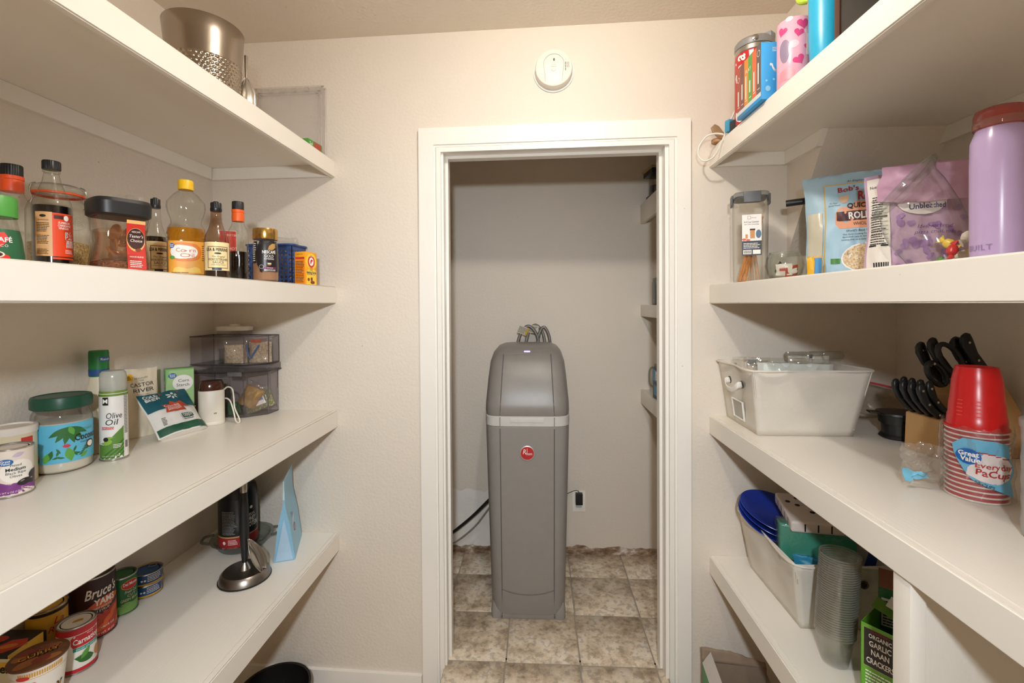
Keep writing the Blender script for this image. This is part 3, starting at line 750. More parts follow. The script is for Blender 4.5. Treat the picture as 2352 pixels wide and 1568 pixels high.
def gold_jar():
    x, y = -.841, 1.401; f = phi(x, y)
    t = thing('coffee_jar', 'espresso coffee jar with shiny gold lid and black label', 'jar', (x, y, L2))
    p = [(.031, 0), (.036, .005), (.0365, .05), (.0355, .1), (.034, .118), (.031, .128), (.031, .132)]
    bottle(t, p, GLASS); part(t, 'contents', lathe([(r - .0018, max(z, .002)) for r, z in p[:4]]), M('#a97b5c', .7, bump=.4))
    part(t, 'lid', lathe([(.0345, .130), (.0352, .132), (.0352, .157), (.034, .163), (.030, .1635), (.029, .162), (.001, .162)], 40), M('#c79c55', .22, .9))
    mp = rev(p, f, .036)
    lb = decal(t, 'label', mp, .0006, pm('#211c1c', .35), R(-.016, .030, .042, .124, 20, 4), PG([(-.018, .124), (-.016, .124), (-.016, .030), (-.009, .026), (-.024, .05), (-.026, .09)], 2), R(-.042, .055, -.026, .122, 6, 2))
    decal(lb, 'emblem', mp, .0010, pm('#b48a4e'), PG([(.006, .096), (.02, .096), (.03, .104), (.03, .116), (.02, .116), (.01, .108)], 3), EL(.010, .052, .0055, .0032)); decal(lb, 'emblem', mp, .0010, pm('#7b2a5c'), R(-.006, .038, .030, .0435)); decal(lb, 'emblem', mp, .0012, PRINTW, RING(-.011, .044, .006, .006, .0006))
    decal(lb, 'lettering', mp, .0013, PRINTW, T('NESCAFÉ', .010, .085, .009, bold=.02, w=.038), T('GOLD', .010, .073, .0085, w=.025), T('ESPRESSO', .010, .066, .0048, w=.028), T('INTENSE', .012, .0392, .003), LINES(-.004, .031, .03, .037, 2, seed=3), LINES(-.040, .06, -.028, .118, 9, seed=8), EL(.010, .055, .006, .0012))
gold_jar()
def blue_basket():
    x0, x1, y0, y1, h = -1.090, -.915, 1.695, 1.80, .155
    t = thing('plastic_basket', 'blue plastic basket with round holes behind the baking soda', 'basket', ((x0 + x1) / 2, (y0 + y1) / 2, L2))
    W_, D_ = (x1 - x0) / 2, (y1 - y0) / 2; bl = M('#2c4a86', .45)
    bm = bmesh.new()
    # each wall is a grid of cells, some with a round hole through it
    def wall(o, ux, L, name):
        o, ux = Vector(o), Vector(ux); vz = Vector((0, 0, 1)); n = int(round(L / .0165)); c = L / n; m = 8; cz = (h - .022) / m
        vs_, fs = [], []
        for i in range(n):
            for j in range(m):
                cu, cv = (i + .5) * c, .008 + (j + .5) * cz; rr = (.0062 if (i + j) % 2 else .0042)
                q = [(-.5, -.5), (0, -.5), (.5, -.5), (.5, 0), (.5, .5), (0, .5), (-.5, .5), (-.5, 0)]; b = len(vs_)
                for a in q: vs_.append(o + ux * (cu + a[0] * c) + vz * (cv + a[1] * cz))
                for k in range(8):
                    an = -PI * .75 + k * PI / 4; vs_.append(o + ux * (cu + rr * math.cos(an)) + vz * (cv + rr * math.sin(an)))
                for k in range(8): k2 = (k + 1) % 8; fs.append((b + k, b + k2, b + 8 + k2, b + 8 + k))
        b = len(vs_)
        for a in ((0, 0), (L, 0), (L, .008), (0, .008)): vs_.append(o + ux * a[0] + vz * a[1])
        fs.append((b, b + 1, b + 2, b + 3)); b = len(vs_)
        for a in ((0, h - .014), (L, h - .014), (L, h), (0, h)): vs_.append(o + ux * a[0] + vz * a[1])
        fs.append((b, b + 1, b + 2, b + 3))
        ob = part(t, name, raw(vs_, fs), bl); md = ob.modifiers.new('thickness', 'SOLIDIFY'); md.thickness = .002; return ob
    wall((-W_, -D_, 0), (1, 0, 0), 2 * W_, 'side'); wall((W_, -D_, 0), (0, 1, 0), 2 * D_, 'side'); wall((W_, D_, 0), (-1, 0, 0), 2 * W_, 'side'); wall((-W_, D_, 0), (0, -1, 0), 2 * D_, 'side')
    part(t, 'bottom', box(-W_, W_, -D_, D_, 0, .003), bl)
    part(t, 'rim', tube([(-W_, -D_, h), (0, -D_ - .001, h), (W_, -D_, h), (W_ + .001, 0, h), (W_, D_, h), (0, D_ + .001, h), (-W_, D_, h), (-W_ - .001, 0, h)], .004, 8, 6, True), bl)
    b = thing('plastic_bag', 'crumpled clear plastic bag poking out of the blue basket', 'bag', (-.985, 1.745, L2 + .004), .2)
    part(b, 'film', Bag(.15, .185, .07, 5.5, .012, .6, .15, .8).mesh(), FILM); part(b, 'contents', Bag(.13, .12, .055, 8.1, .006, .6, .5, .9).mesh(), M('#b78a6c', .7))
blue_basket()
def soda():
    x, y = -.848, 1.668; w_, d_, h_ = .064, .045, .121
    t = thing('baking_soda_box', 'orange baking soda carton at the right end of the bottle shelf', 'box', (x, y, L2), -.12 + .30)
    face_box(t, w_, d_, h_, pm('#f3a51b'))
    # front (turned to the aisle) and the side with small print
    t.rotation_euler = (0, 0, 1.38); mf = fr(w_, d_, 'F'); mr = fr(w_, d_, 'R'); ml = fr(w_, d_, 'L')
    g = decal(t, 'label', ml, .0004, pm('#f08a1c'), R(-d_ / 2 + .003, .004, d_ / 2 - .003, h_ - .02)); decal(g, 'emblem', ml, .0007, pm('#c8273a'), R(-.019, h_ - .027, .019, h_ - .020)); decal(g, 'lettering', ml, .0008, PRINTK, T('BAKING SODA', 0, h_ - .011, .0032, w=.026), LINES(-.018, .008, .018, .088, 14, seed=11))
    lb = decal(t, 'label', mf, .0004, pm('#f9cf3a'), EL(0, .086, .03, .03), PG([(-.028, .002), (.028, .002), (.028, .05), (0, .07), (-.028, .05)]))
    decal(lb, 'emblem', mf, .0008, pm('#cf2231'), EL(0, .086, .019, .022)); decal(lb, 'emblem', mf, .0011, PRINTW, EL(0, .086, .0125, .0155)); decal(lb, 'emblem', mf, .0014, pm('#cf2231'), PG([(-.006, .078), (-.002, .078), (.001, .086), (.007, .088), (.007, .093), (-.002, .094), (-.006, .088)], 2)); decal(lb, 'lettering', mf, .0012, PRINTW, T('ARM & HAMMER', 0, .1035, .003, w=.022))
    decal(lb, 'lettering', mf, .0010, pm('#25315f'), T('Pure', 0, .053, .005), T('Baking Soda', 0, .042, .0085, w=.052, bold=.02), LINES(-.024, .037, .024, .040, 1, seed=1)); decal(lb, 'emblem', mf, .0010, pm('#7a3b1c'), R(-.004, .016, .006, .028), EL(.006, .010, .012, .006), EL(-.016, .02, .006, .006))
soda()

# ================================================================ left, third shelf
def olives():
    x, y = -1.203, .992; r, h = .0375, .108
    t = tin('olive_can', 'small can of black olives with purple and cream label at the left edge', x, y, L3, r, h, pm('#e9ddd3'))
    mp = cyl(r, phi(x, y, .05))
    lb = decal(t, 'label', mp, .0004, pm('#7d3a86'), PG([(-.05, .006), (-.02, .006), (.02, .006), (.055, .006), (.055, .055), (.040, .044), (.02, .034), (-.01, .03), (-.03, .034), (-.05, .05)], 5)); decal(lb, 'emblem', mp, .0004, pm('#cdb9cf'), LEAF(.0, .09, .022, .01, .3), LEAF(-.03, .082, .02, .01, 1.4))
    decal(lb, 'emblem', mp, .0008, pm('#f4efe8'), EL(.010, .056, .030, .026)); decal(lb, 'emblem', mp, .0012, pm('#1f66b0'), EL(-.010, .079, .0125, .0075)); 
    decal(lb, 'emblem', mp, .0013, pm('#2a2226', .25), EL(.038, .044, .011, .008, .5), EL(.020, .030, .013, .0075, .15), EL(.036, .031, .010, .009, -.3)); decal(lb, 'emblem', mp, .0016, pm('#8d8588', .3), EL(.016, .033, .004, .0015, .3), EL(.034, .034, .003, .0015))
    decal(lb, 'lettering', mp, .0015, PRINTW, T('Great', -.010, .0795, .0045, bold=.02), T('Value', -.010, .0745, .0045, bold=.02), T('DR WT 6 OZ (170g)', -.004, .010, .0038, w=.038))
    decal(lb, 'lettering', mp, .0012, PRINTK, T('Pitted', .006, .068, .0055), T('Medium', .006, .0585, .0072, bold=.02, w=.032), T('Black Ripe', .006, .051, .0055), T('Olives', .006, .0435, .0055))
olives()
def oat_canister():
    x, y = -1.235, 1.02 - .145
    x, y = -1.275, 1.055
    t = thing('oats_canister', 'white cardboard oats canister with red panel behind the olive can', 'canister', (x, y, L3))
    r, h = .044, .138
    part(t, 'body', lathe([(r, 0), (r, h - .016)], 40), pm('#ddd0b2')); part(t, 'lid', lathe([(r + .002, h - .018), (r + .0022, h - .002), (r, h), (r - .006, h), (r - .007, h - .004), (.001, h - .004)], 40), M('#e5ddd4', .5))
    mp = cyl(r, phi(x, y, .30)); decal(t, 'label', mp, .0005, pm('#c2342b'), R(.002, .072, .026, .112, 10, 2))
oat_canister()
def coconut():
    x, y = -1.250, 1.152; f = phi(x, y); r = .0605
    t = thing('coconut_oil_jar', 'wide clear jar of coconut oil with dark green lid and blue label', 'jar', (x, y, L3))
    p = [(.053, 0), (.0585, .006), (r, .02), (r, .13), (.0585, .148), (.052, .163), (.051, .172)]
    bottle(t, p, G('#f1f0ec', .05), 44); part(t, 'oil', lathe([(.051, .002), (.058, .007), (.059, .02), (.059, .128), (.03, .131), (.001, .130)], 40), M('#ece6da', .35, vary=.05))
    part(t, 'lid', lathe([(.0595, .163), (.0612, .165), (.0612, .186), (.059, .193), (.055, .194), (.053, .192), (.001, .192)], 72, fn=lambda q, a: Vector((q.x * (1 + .006 * math.cos(60 * a)), q.y * (1 + .006 * math.cos(60 * a)), q.z)) if .17 < q.z < .19 else q), M('#0d4a35', .4))
    mp = cyl(r, f); lb = decal(t, 'label', mp, .0005, pm('#5fb9dc'), R(-.085, .028, .085, .126, 40, 3))
    lf = [LEAF(.012, .118, .045, .013, -2.6 + i * .42) for i in range(6)]; decal(lb, 'emblem', mp, .0010, pm('#2f6b33'), lf, LEAF(-.03, .034, .03, .012, 1.2), LEAF(-.048, .030, .022, .012, 1.9), [LEAF(-.020 + .008 * i, .040 + .006 * (i % 3), .016, .005, .3 + .9 * (i % 4)) for i in range(9)], [LEAF(.030 + .004 * i, .04 + .006 * i, .014, .004, .4) for i in range(4)])
    decal(lb, 'emblem', mp, .0012, pm('#5fa545'), LEAF(.016, .030, .036, .018, 1.75), LEAF(.012, .120, .026, .012, -1.2), LEAF(-.034, .030, .026, .014, 1.35), LEAF(.034, .034, .022, .01, .6))
    decal(lb, 'emblem', mp, .0015, pm('#d23a4a'), [LEAF(.007, .066, .010, .004, .5 + i * .5) for i in range(5)], [LEAF(-.052, .044, .009, .004, .5 + i * .5) for i in range(5)], [LEAF(-.077, .075, .010, .004, .2 + i * .5) for i in range(5)]); decal(lb, 'emblem', mp, .0016, pm('#5b3324'), EL(.060, .064, .012, .011)); decal(lb, 'emblem', mp, .0018, PRINTW, EL(.060, .064, .0085, .008))
    decal(lb, 'lettering', mp, .0020, PRINTK, T('Coconut', .052, .079, .017, w=.060, shear=.1, bold=.015), T('Cold Pressed', .050, .071, .0042)); decal(lb, 'lettering', mp, .0020, pm('#3b9a86'), T('ORGANIC', .052, .103, .0055))
coconut()
def ranch():
    x, y = -1.283, 1.290; f = phi(x, y, .25)
    t = thing('dressing_bottle', 'cream dressing bottle with tall green cap behind the spray can', 'bottle', (x, y, L3))
    part(t, 'bottle', loft([(0, .034, .028, 3), (.006, .038, .031, 3), (.13, .038, .031, 3), (.17, .034, .028, 2.6), (.20, .024, .022, 2.2), (.225, .021, .021, 2)], 40), M('#e4d8bf', .4))
    part(t, 'cap', lathe([(.0225, .222), (.0232, .232), (.0232, .290), (.022, .297), (.001, .298)], 36), M('#1f7a3c', .4)); part(t, 'cap_band', lathe([(.0236, .224), (.0237, .243)], 36, False, False), M('#1d4f88', .45))
    mp = cyl(.0233, f); decal(t, 'label', mp, .0006, pm('#24619f'), R(-.004, .266, .03, .279)); decal(t, 'lettering', mp, .0010, PRINTW, T('Ranch', .010, .269, .007)); m2 = rev([(.038, 0), (.038, .14), (.03, .18)], f, .038); decal(t, 'label', m2, .003, pm('#4aa4cf'), R(-.01, .06, .04, .13, 8, 3)); decal(t, 'label', m2, .003, pm('#5d8f3c'), R(-.01, .03, .04, .06, 8, 2))
ranch()
def spray():
    x, y = -1.187, 1.235; f = phi(x, y); r = .0315
    t = thing('cooking_spray_can', 'tall white and green olive oil spray can with frosted cap', 'can', (x, y, L3))
    part(t, 'body', lathe([(.029, 0), (r, .003), (r, .182), (.030, .188), (.0285, .192)], 40), pm('#ebe9e6')); part(t, 'base_rim', lathe([(.0315, 0), (.0325, .001), (.0325, .004), (.0315, .005)], 40, False, False), STEEL); part(t, 'collar', lathe([(.0305, .185), (.031, .188), (.029, .196)], 40), M('#77923a', .4))
    part(t, 'cap', lathe([(.0300, .192), (.0302, .228), (.0285, .240), (.024, .246), (.001, .248)], 40), G('#e9ece6', .62, '#eceeea', .2))
    part(t, 'nozzle', lathe([(.006, .19), (.006, .215), (.004, .218)], 16), WHITE)
    mp = cyl(r, f)
    lb = decal(t, 'label', mp, .0004, pm('#5d8a3a'), PG([(-.04, .006), (.022, .006), (.022, .094), (.010, .082), (-.010, .060), (-.04, .045)], 5)); decal(lb, 'emblem', mp, .0007, pm('#3e6d2b'), [PG([(-.034 + .012 * i, .006), (-.028 + .012 * i, .006), (.022, .052 - .0115 * i), (.022, .058 - .0115 * i)], 3) for i in range(4)]); decal(lb, 'border', mp, .0005, pm('#6d8f38'), R(-.045, .178, .045, .184, 24, 1))
    decal(lb, 'emblem', mp, .0009, pm('#8cb63f'), EL(-.014, .052, .010, .007, .4), LEAF(-.026, .060, .026, .008, .2)); decal(lb, 'emblem', mp, .0011, pm('#232021'), EL(-.018, .060, .006, .006)); decal(lb, 'emblem', mp, .0008, PRINTK, R(-.025, .154, -.011, .176)); decal(lb, 'emblem', mp, .0009, pm('#c9272f'), R(-.028, .087, .000, .094)); decal(lb, 'fine_print', mp, .0006, PRINTK, R(.024, .004, .0244, .182, 1, 2), LINES(.025, .07, .036, .178, 26, seed=2, gap=.1), [R(.026 + .0012 * i, .030, .0266 + .0012 * i, .050, 1, 1) for i in range(8)])
    decal(lb, 'lettering', mp, .0010, PRINTK, T('Olive', .000, .117, .016, 'R' if 0 else 'C', w=.034, shear=.15), T('Oil', -.006, .099, .016, shear=.15)); decal(lb, 'lettering', mp, .0012, PRINTW, T('NON-STICK', -.014, .0885, .004, bold=.02), T('M', -.018, .160, .011, bold=.03), T('NET WT 7 OZ (198g)', -.008, .012, .003), LINES(-.002, .034, .018, .046, 3, seed=7))
spray()
def castor():
    x, y = -1.300, 1.44
    t = thing('grain_bag', 'cream paper bag of grain standing behind the dark coffee bag', 'bag', (x, y, L3), 1.10)
    b = Bag(.112, .222, .034, 3.3, .004, .8, .06); part(t, 'bag', b.mesh(), M('#e3d7bf', .7)); mp = b.map()
    decal(t, 'sticker', mp, .0010, pm('#f0b81f'), R(-.046, .183, -.016, .205)); decal(t, 'lettering', mp, .0014, PRINTK, T('CASTOR', .006, .165, .0125, w=.068, rot=.05), T('RIVER', .010, .147, .0125, w=.060, rot=.05), T('MISSOURI', .006, .190, .0045, rot=.08, sp=1.3), T('USA', .006, .183, .004), T('FAMILY FARM', .008, .138, .003, sp=1.4), LINES(-.042, .186, -.02, .20, 3, seed=2)); decal(t, 'fine_print', mp, .0012, pm('#b5522a'), [R(-.052, .02 + .022 * i, -.038, .026 + .022 * i) for i in range(4)])
castor()
def coffee_bag():
    t = thing('coffee_bag', 'teal and white ground coffee pouch slumped forward, held by a binder clip', 'bag', (-1.155, 1.455, L3 + .012), 0, rot=(-.98, .06, .93))
    t.location = (-1.160, 1.458, L3 + .006); t.rotation_euler = (-.70, 0, 1.30)
    b = Bag(.160, .168, .050, 7.7, .005, .75, .05, 1.0); part(t, 'bag', b.mesh(), M('#eceae6', .42)); mp = b.map()
    lb = decal(t, 'label', mp, .0010, pm('#135a6a'), R(-.078, .092, .078, .166, 18, 10)); decal(lb, 'label', mp, .0010, pm('#14523a'), R(-.078, .003, .078, .028, 18, 5))
    decal(lb, 'emblem', mp, .0014, pm('#c24a2d'), PG([(-.036, .076), (.030, .072), (.026, .092), (.052, .086), (.030, .112), (.008, .106), (-.004, .120), (-.012, .106), (-.040, .106), (-.030, .092)], 4)); decal(lb, 'emblem', mp, .0014, PRINTW, [LEAF(.016 + .003 * math.cos(i * PI / 3 + .2), .138 + .003 * math.sin(i * PI / 3 + .2), .014, .006, i * PI / 3 + .2) for i in range(6)]); decal(lb, 'emblem', mp, .0014, pm('#a8502e'), [LEAF(-.020 + .007 * i, .150 + .004 * (i % 2), .012, .006, .5 + i) for i in range(3)], [LEAF(.040 + .007 * i, .150, .011, .005, .9 + i) for i in range(2)]); decal(lb, 'emblem', mp, .0014, pm('#13513c'), R(.004, .044, .040, .060))
    decal(lb, 'lettering', mp, .0018, PRINTW, T('COLD', -.046, .146, .011, bold=.03), T('BREW', -.046, .132, .011, bold=.03), T('Colombia', -.010, .094, .009), LINES(-.026, .080, .020, .093, 3, seed=3), T('TODDY', .022, .0475, .010, bold=.02, w=.032)); decal(lb, 'fine_print', mp, .0016, PRINTK, LINES(.004, .036, .038, .041, 1, seed=1), LINES(-.058, .034, -.046, .062, 6, seed=8))
    c = thing('binder_clip', 'black binder clip with wire arms closing the coffee pouch', 'clip', (-1.258, 1.486, L3 + .118), 0, rot=(-.70, 0, 1.30))
    part(c, 'clip_body', prism([(-.009, 0), (.009, 0), (.003, .016), (-.003, .016)], -.013, .013, 'X'), BLACK)
    for s in (-1, 1): part(c, 'wire_arm', tube([(-.007, s * .009, .001), (-.006, s * .013, -.012), (-.003, s * .015, -.026), (.003, s * .015, -.026), (.006, s * .013, -.012), (.007, s * .009, .001)], .0009, 6), CHROME)
coffee_bag()
def corn_starch():
    t = thing('corn_starch_box', 'green corn starch carton behind the coffee grinder', 'box', (-1.243, 1.565, L3), .62)
    w_, d_, h_ = .082, .05, .205; t.location = (-1.272, 1.580, L3); t.rotation_euler = (0, 0, .80)
    face_box(t, w_, d_, h_, pm('#8cc07a')); mf, ml = fr(w_, d_, 'F'), fr(w_, d_, 'L')
    lb = decal(t, 'label', mf, .0004, pm('#a9d092'), PG([(-.04, .03), (.04, .06), (.04, .2), (-.03, .2), (-.04, .15)], 3)); decal(lb, 'emblem', mf, .0007, PRINTW, EL(.008, .155, .030, .028)); decal(lb, 'emblem', mf, .0010, pm('#1f66b0'), EL(-.022, .182, .012, .0095)); decal(lb, 'lettering', mf, .0012, PRINTK, T('Corn', .010, .158, .0105), T('Starch', .008, .143, .0105)); decal(lb, 'lettering', mf, .0013, PRINTW, T('Great', -.022, .183, .005, bold=.02), T('Value', -.022, .177, .005, bold=.02))
    l2 = decal(t, 'label', ml, .0004, PRINTW, EL(.004, .145, .018, .020)); decal(l2, 'lettering', ml, .0008, PRINTW, T('Thickening', 0, .188, .0075, w=.042)); decal(l2, 'lettering', ml, .0009, PRINTK, T('Corn', .004, .146, .007), T('Starch', .004, .136, .007))
corn_starch()
def krups():
    x, y = -1.172, 1.606
    t = thing('coffee_grinder', 'old white electric coffee grinder with brown smoked lid', 'coffee grinder', (x, y, L3), math.atan2(-x, y))
    wm = M('#e4ddcf', .42, vary=.10, vscale=12)
    part(t, 'body', loft([(.012, .040, .032, 2.6), (.014, .0405, .0325, 2.6), (.120, .0405, .0325, 2.6), (.123, .039, .031, 2.6)], 44), wm); part(t, 'base', loft([(0, .040, .032, 2.6), (.002, .0412, .033, 2.6), (.0105, .0412, .033, 2.6), (.012, .040, .032, 2.6)], 44), wm)
    part(t, 'lid', loft([(.121, .0385, .0305, 2.6), (.148, .037, .029, 2.6), (.156, .033, .025, 2.6), (.157, .028, .02, 2.6)], 44), G('#a8755e', .5, '#6b3d2c', .08)); part(t, 'grinding_cup', loft([(.12, .032, .025, 2), (.145, .033, .026, 2)], 30), M('#6b4636', .3, .3))
    mp = lambda u, v, o: Vector((u, -se(math.acos(max(-1, min(1, u / .0405))), .0405, .0325, 2.6)[1] - o - .0002, v)); decal(t, 'lettering', mp, .0006, PRINTK, T('KRUPS', .016, .040, .0048, bold=.03, w=.019)); 
    part(t, 'cord', tube([(.038, .004, .118), (.050, .0, .128), (.064, -.010, .120), (.068, -.020, .09), (.070, -.030, .055), (.082, -.045, .02), (.085, -.052, .006), (.078, -.050, .003), (.072, -.040, .012), (.066, -.028, .045), (.058, -.012, .075), (.048, -.002, .086), (.036, .008, .086)], .0026, 8, 8), M('#e6e0d2', .5)); part(t, 'cord', tube([(-.040, .004, .02), (-.048, -.008, .035), (-.056, -.004, .055), (-.05, .008, .07)], .0026), M('#e6e0d2', .5))
krups()
SMOKE = G('#f8f6f7', 0.03, '#d8d2d3', 0.03, 1.45, edge=0.8)
def bin_(t, z0, z1, w, d, ch, fl=.006):
    """clear stacking bin with one chamfered front corner"""
    o = [(-w / 2, -d / 2), (w / 2 - ch, -d / 2), (w / 2, -d / 2 + ch), (w / 2, d / 2), (-w / 2, d / 2)]
    for i, n in ((0, 'front_panel'), (1, 'corner_panel'), (2, 'side_panel'), (3, 'back_panel'), (4, 'side_panel')):
        a, b = Vector(o[i] + (0,)), Vector(o[(i + 1) % 5] + (0,)); dv = (b - a).normalized(); nr = Vector((-dv.y, dv.x, 0)) * .003
        vs_ = [a + Vector((0, 0, z0)), b + Vector((0, 0, z0)), b + nr + Vector((0, 0, z0)), a + nr + Vector((0, 0, z0))]; vs_ += [v + Vector((0, 0, z1 - z0)) for v in vs_]
        part(t, n, raw(vs_, [(3, 2, 1, 0), (4, 5, 6, 7), (0, 1, 5, 4), (1, 2, 6, 5), (2, 3, 7, 6), (3, 0, 4, 7)]), SMOKE)
        part(t, 'edge', tube([a + Vector((0, 0, z0)), a + Vector((0, 0, z1))], .0016, 6, 2), G('#c4c0c4', .35, '#8a868d', edge=.9))
    part(t, 'floor_panel', prism(o, z0, z0 + .003, 'Z'), SMOKE)
    for z, k in ((z1, .0022), (z0 + .001, .0018)):
        pts = [Vector(p + (z,)) for p in o]
        for i in range(5): part(t, 'rim', tube([pts[i], pts[(i + 1) % 5]], k, 6, 1), G('#c4c0c4', .35, '#8a868d', edge=.9))
def bins():
    W_, D_ = .270, .125; cx, cy = -1.185, 1.762
    lo = thing('storage_bin', 'lower clear stacking bin filled with food bags in the corner', 'bin', (cx, cy, L3), -.03, 'clear stacking bins'); bin_(lo, 0, .168, W_, D_, .06)
    up = thing('storage_bin', 'upper clear stacking bin holding bags of oats', 'bin', (cx, cy, L3 + .1995), -.03, 'clear stacking bins'); bin_(up, 0, .108, W_ + .01, D_ + .004, .06)
    ld = thing('bin_lid', 'clear smoky lid closing the lower stacking bin', 'lid', (cx, cy, L3 + .170), -.03)
    o = [(-.143, -.070), (.085, -.070), (.146, -.008), (.146, .070), (-.143, .070)]; part(ld, 'panel', prism(o, 0, .004, 'Z'), SMOKE); part(ld, 'skirt', prism([(p[0] * .99, p[1] * .98) for p in o], .004, .027, 'Z'), G('#ece9ea', .15, '#b9b3b6', edge=.85)); part(ld, 'latch', box(.02, .075, -.0755, -.0705, -.012, .004, .001), G('#d8d3d3', .15)); 
    for i in range(5): part(ld, 'edge', tube([o[i] + (.0,), o[(i + 1) % 5] + (.0,)], .0016, 6, 1), G('#8f8a90', .4, '#6d696e', edge=.9))
    # contents of the upper bin
    def pouch(nm, lab, loc, rz, w, h, t_, seed, film, fill, rot=None, top=.2):
        q = thing(nm, lab, 'bag', loc, rz, rot=rot); part(q, 'film', Bag(w, h, t_, seed, .005, .7, top).mesh(18, 20), film); part(q, 'contents', Bag(w * .94, h * .80, t_ * .9, seed, .004, .7, .5).mesh(18, 18), fill); return q
    zb = L3 + .2035
    pouch('oats_bag', 'tied clear bag of oats in the middle of the upper bin', (-1.165, 1.735, zb), .35, .085, .088, .045, 1.1, FILM, OATS)
    q = pouch('oats_bag', 'clear bag of oats at the right end of the upper bin', (-1.085, 1.765, zb), .15, .090, .10, .045, 6.1, FILM, OATS); part(q, 'blue_tie', tube([(-.045, -.018, .07), (-.036, -.028, .045), (-.026, -.028, .02), (-.012, -.028, .04), (.004, -.022, .068)], .0035, 6, 6), M('#2d6cab', .5)); decal(q, 'label', Bag(.09, .1, .045, 6.1, .005, .7, .2).map(), .001, pm('#c9562d'), R(-.03, .078, .01, .09))
    j = thing('clear_canister', 'clear canister with white push lid standing in the upper bin', 'canister', (-1.205, 1.790, zb), .05); part(j, 'body', loft([(0, .058, .030, 4), (.004, .060, .032, 4), (.128, .060, .032, 4)], 40, True, False), SMOKE); part(j, 'contents', loft([(.003, .056, .028, 4), (.05, .056, .028, 4)], 30), M('#4d4340', .7)); part(j, 'lid', loft([(.124, .063, .035, 4), (.138, .064, .036, 4), (.140, .062, .034, 4)], 40), M('#e9e4dc', .4)); part(j, 'push_button', lathe([(.019, .140), (.019, .146), (.017, .149)], 24), M('#e3d9c8', .4))
    zb = L3 + .004
    pouch('spice_bag', 'clear bag of yellow powder leaning inside the lower bin', (-1.125, 1.735, zb + .035), .3, .075, .095, .045, 4.1, FILM, M('#b78a35', .8, vary=.15), rot=(.1, .5, .35))
    q = pouch('herb_bag', 'clear bag of dried green herbs lying at the right of the lower bin', (-1.085, 1.765, zb + .012), .2, .12, .085, .04, 9.4, FILM, granular('dried_herbs', ['#6b7a45', '#9a9a62', '#55633a', '#c9c08e'], 240), rot=(0, -.35, .2)); decal(q, 'label', Bag(.12, .085, .04, 9.4, .005, .7, .2).map(), .001, PRINTW, R(-.02, .02, .035, .06, 8, 4)); decal(q, 'label', Bag(.12, .085, .04, 9.4, .005, .7, .2).map(), .0014, pm('#5a86b8'), R(.0, .036, .03, .056, 6, 4))
    pouch('green_packet', 'shiny green packet at the bottom of the lower bin', (-1.175, 1.730, zb), .3, .05, .06, .03, 2.4, FILM, M('#2f7a3b', .35))
    pouch('grain_packet', 'dark packet at the left inside the lower bin', (-1.26, 1.765, zb), .25, .08, .14, .05, 3.9, FILM, M('#5a5348', .6))
bins()

# ================================================================ left, fourth shelf
def noodle_cup():
    x, y = -1.148, .995; f = phi(x, y)
    t = thing('noodle_cup', 'instant curry noodle cup with printed paper lid', 'cup', (x, y, L4)); p = [(.036, 0), (.037, .004), (.0495, .118), (.0515, .120)]
    part(t, 'cup', lathe(p, 44), pm('#efe9e0')); part(t, 'lid', lathe([(.0525, .1195), (.0528, .1225), (.051, .1235), (.001, .1235)], 44), M('#7a4a2c', .4, vary=.5, vscale=28)); mp = rev(p, f, .046)
    lb = decal(t, 'label', mp, .0006, pm('#d8a23c'), [R(-.034 + .0038 * i, .103, -.0315 + .0038 * i, .113, 1, 1) for i in range(20)], R(-.07, .0985, .07, .0995, 30, 1)); decal(lb, 'lettering', mp, .0008, pm('#d3302a'), EL(-.026, .103, .012, .005), T('Cup', -.020, .081, .013, bold=.02), T('Noodles', -.012, .067, .011, bold=.02, w=.045)); decal(lb, 'lettering', mp, .0009, PRINTK, T('CURRY', .0115, .032, .030, w=.066, bold=.05, shear=.15)); decal(lb, 'lettering', mp, .0014, pm('#f1a21d'), T('CURRY', .010, .034, .027, w=.062, bold=.0, shear=.15))
    a = f + PI / 2; ux = Vector((math.cos(a), math.sin(a), 0)); tp = flat((0, 0, .1236), (-ux.x * -1, ux.y, 0), (-math.cos(f), -math.sin(f), 0)); q = decal(t, 'lid_print', tp, .0003, pm('#a8672f'), EL(-.02, -.02, .022, .014, .4), EL(.02, -.028, .018, .01), EL(-.03, .01, .014, .012), EL(.028, .012, .012, .014)); decal(q, 'lid_print', tp, .0005, pm('#8c3524'), EL(.004, -.024, .016, .012), EL(-.018, .024, .02, .01)); decal(q, 'lettering', tp, .0007, PRINTK, T('CURRY', .002, -.006, .016, w=.072, bold=.05)); decal(q, 'lettering', tp, .0010, pm('#efa41f'), T('CURRY', .0005, -.0045, .014, w=.068)); decal(q, 'lettering', tp, .0009, pm('#c9746a'), T('Cup', .014, .022, .009), T('Noodles', .02, .012, .008))
noodle_cup()
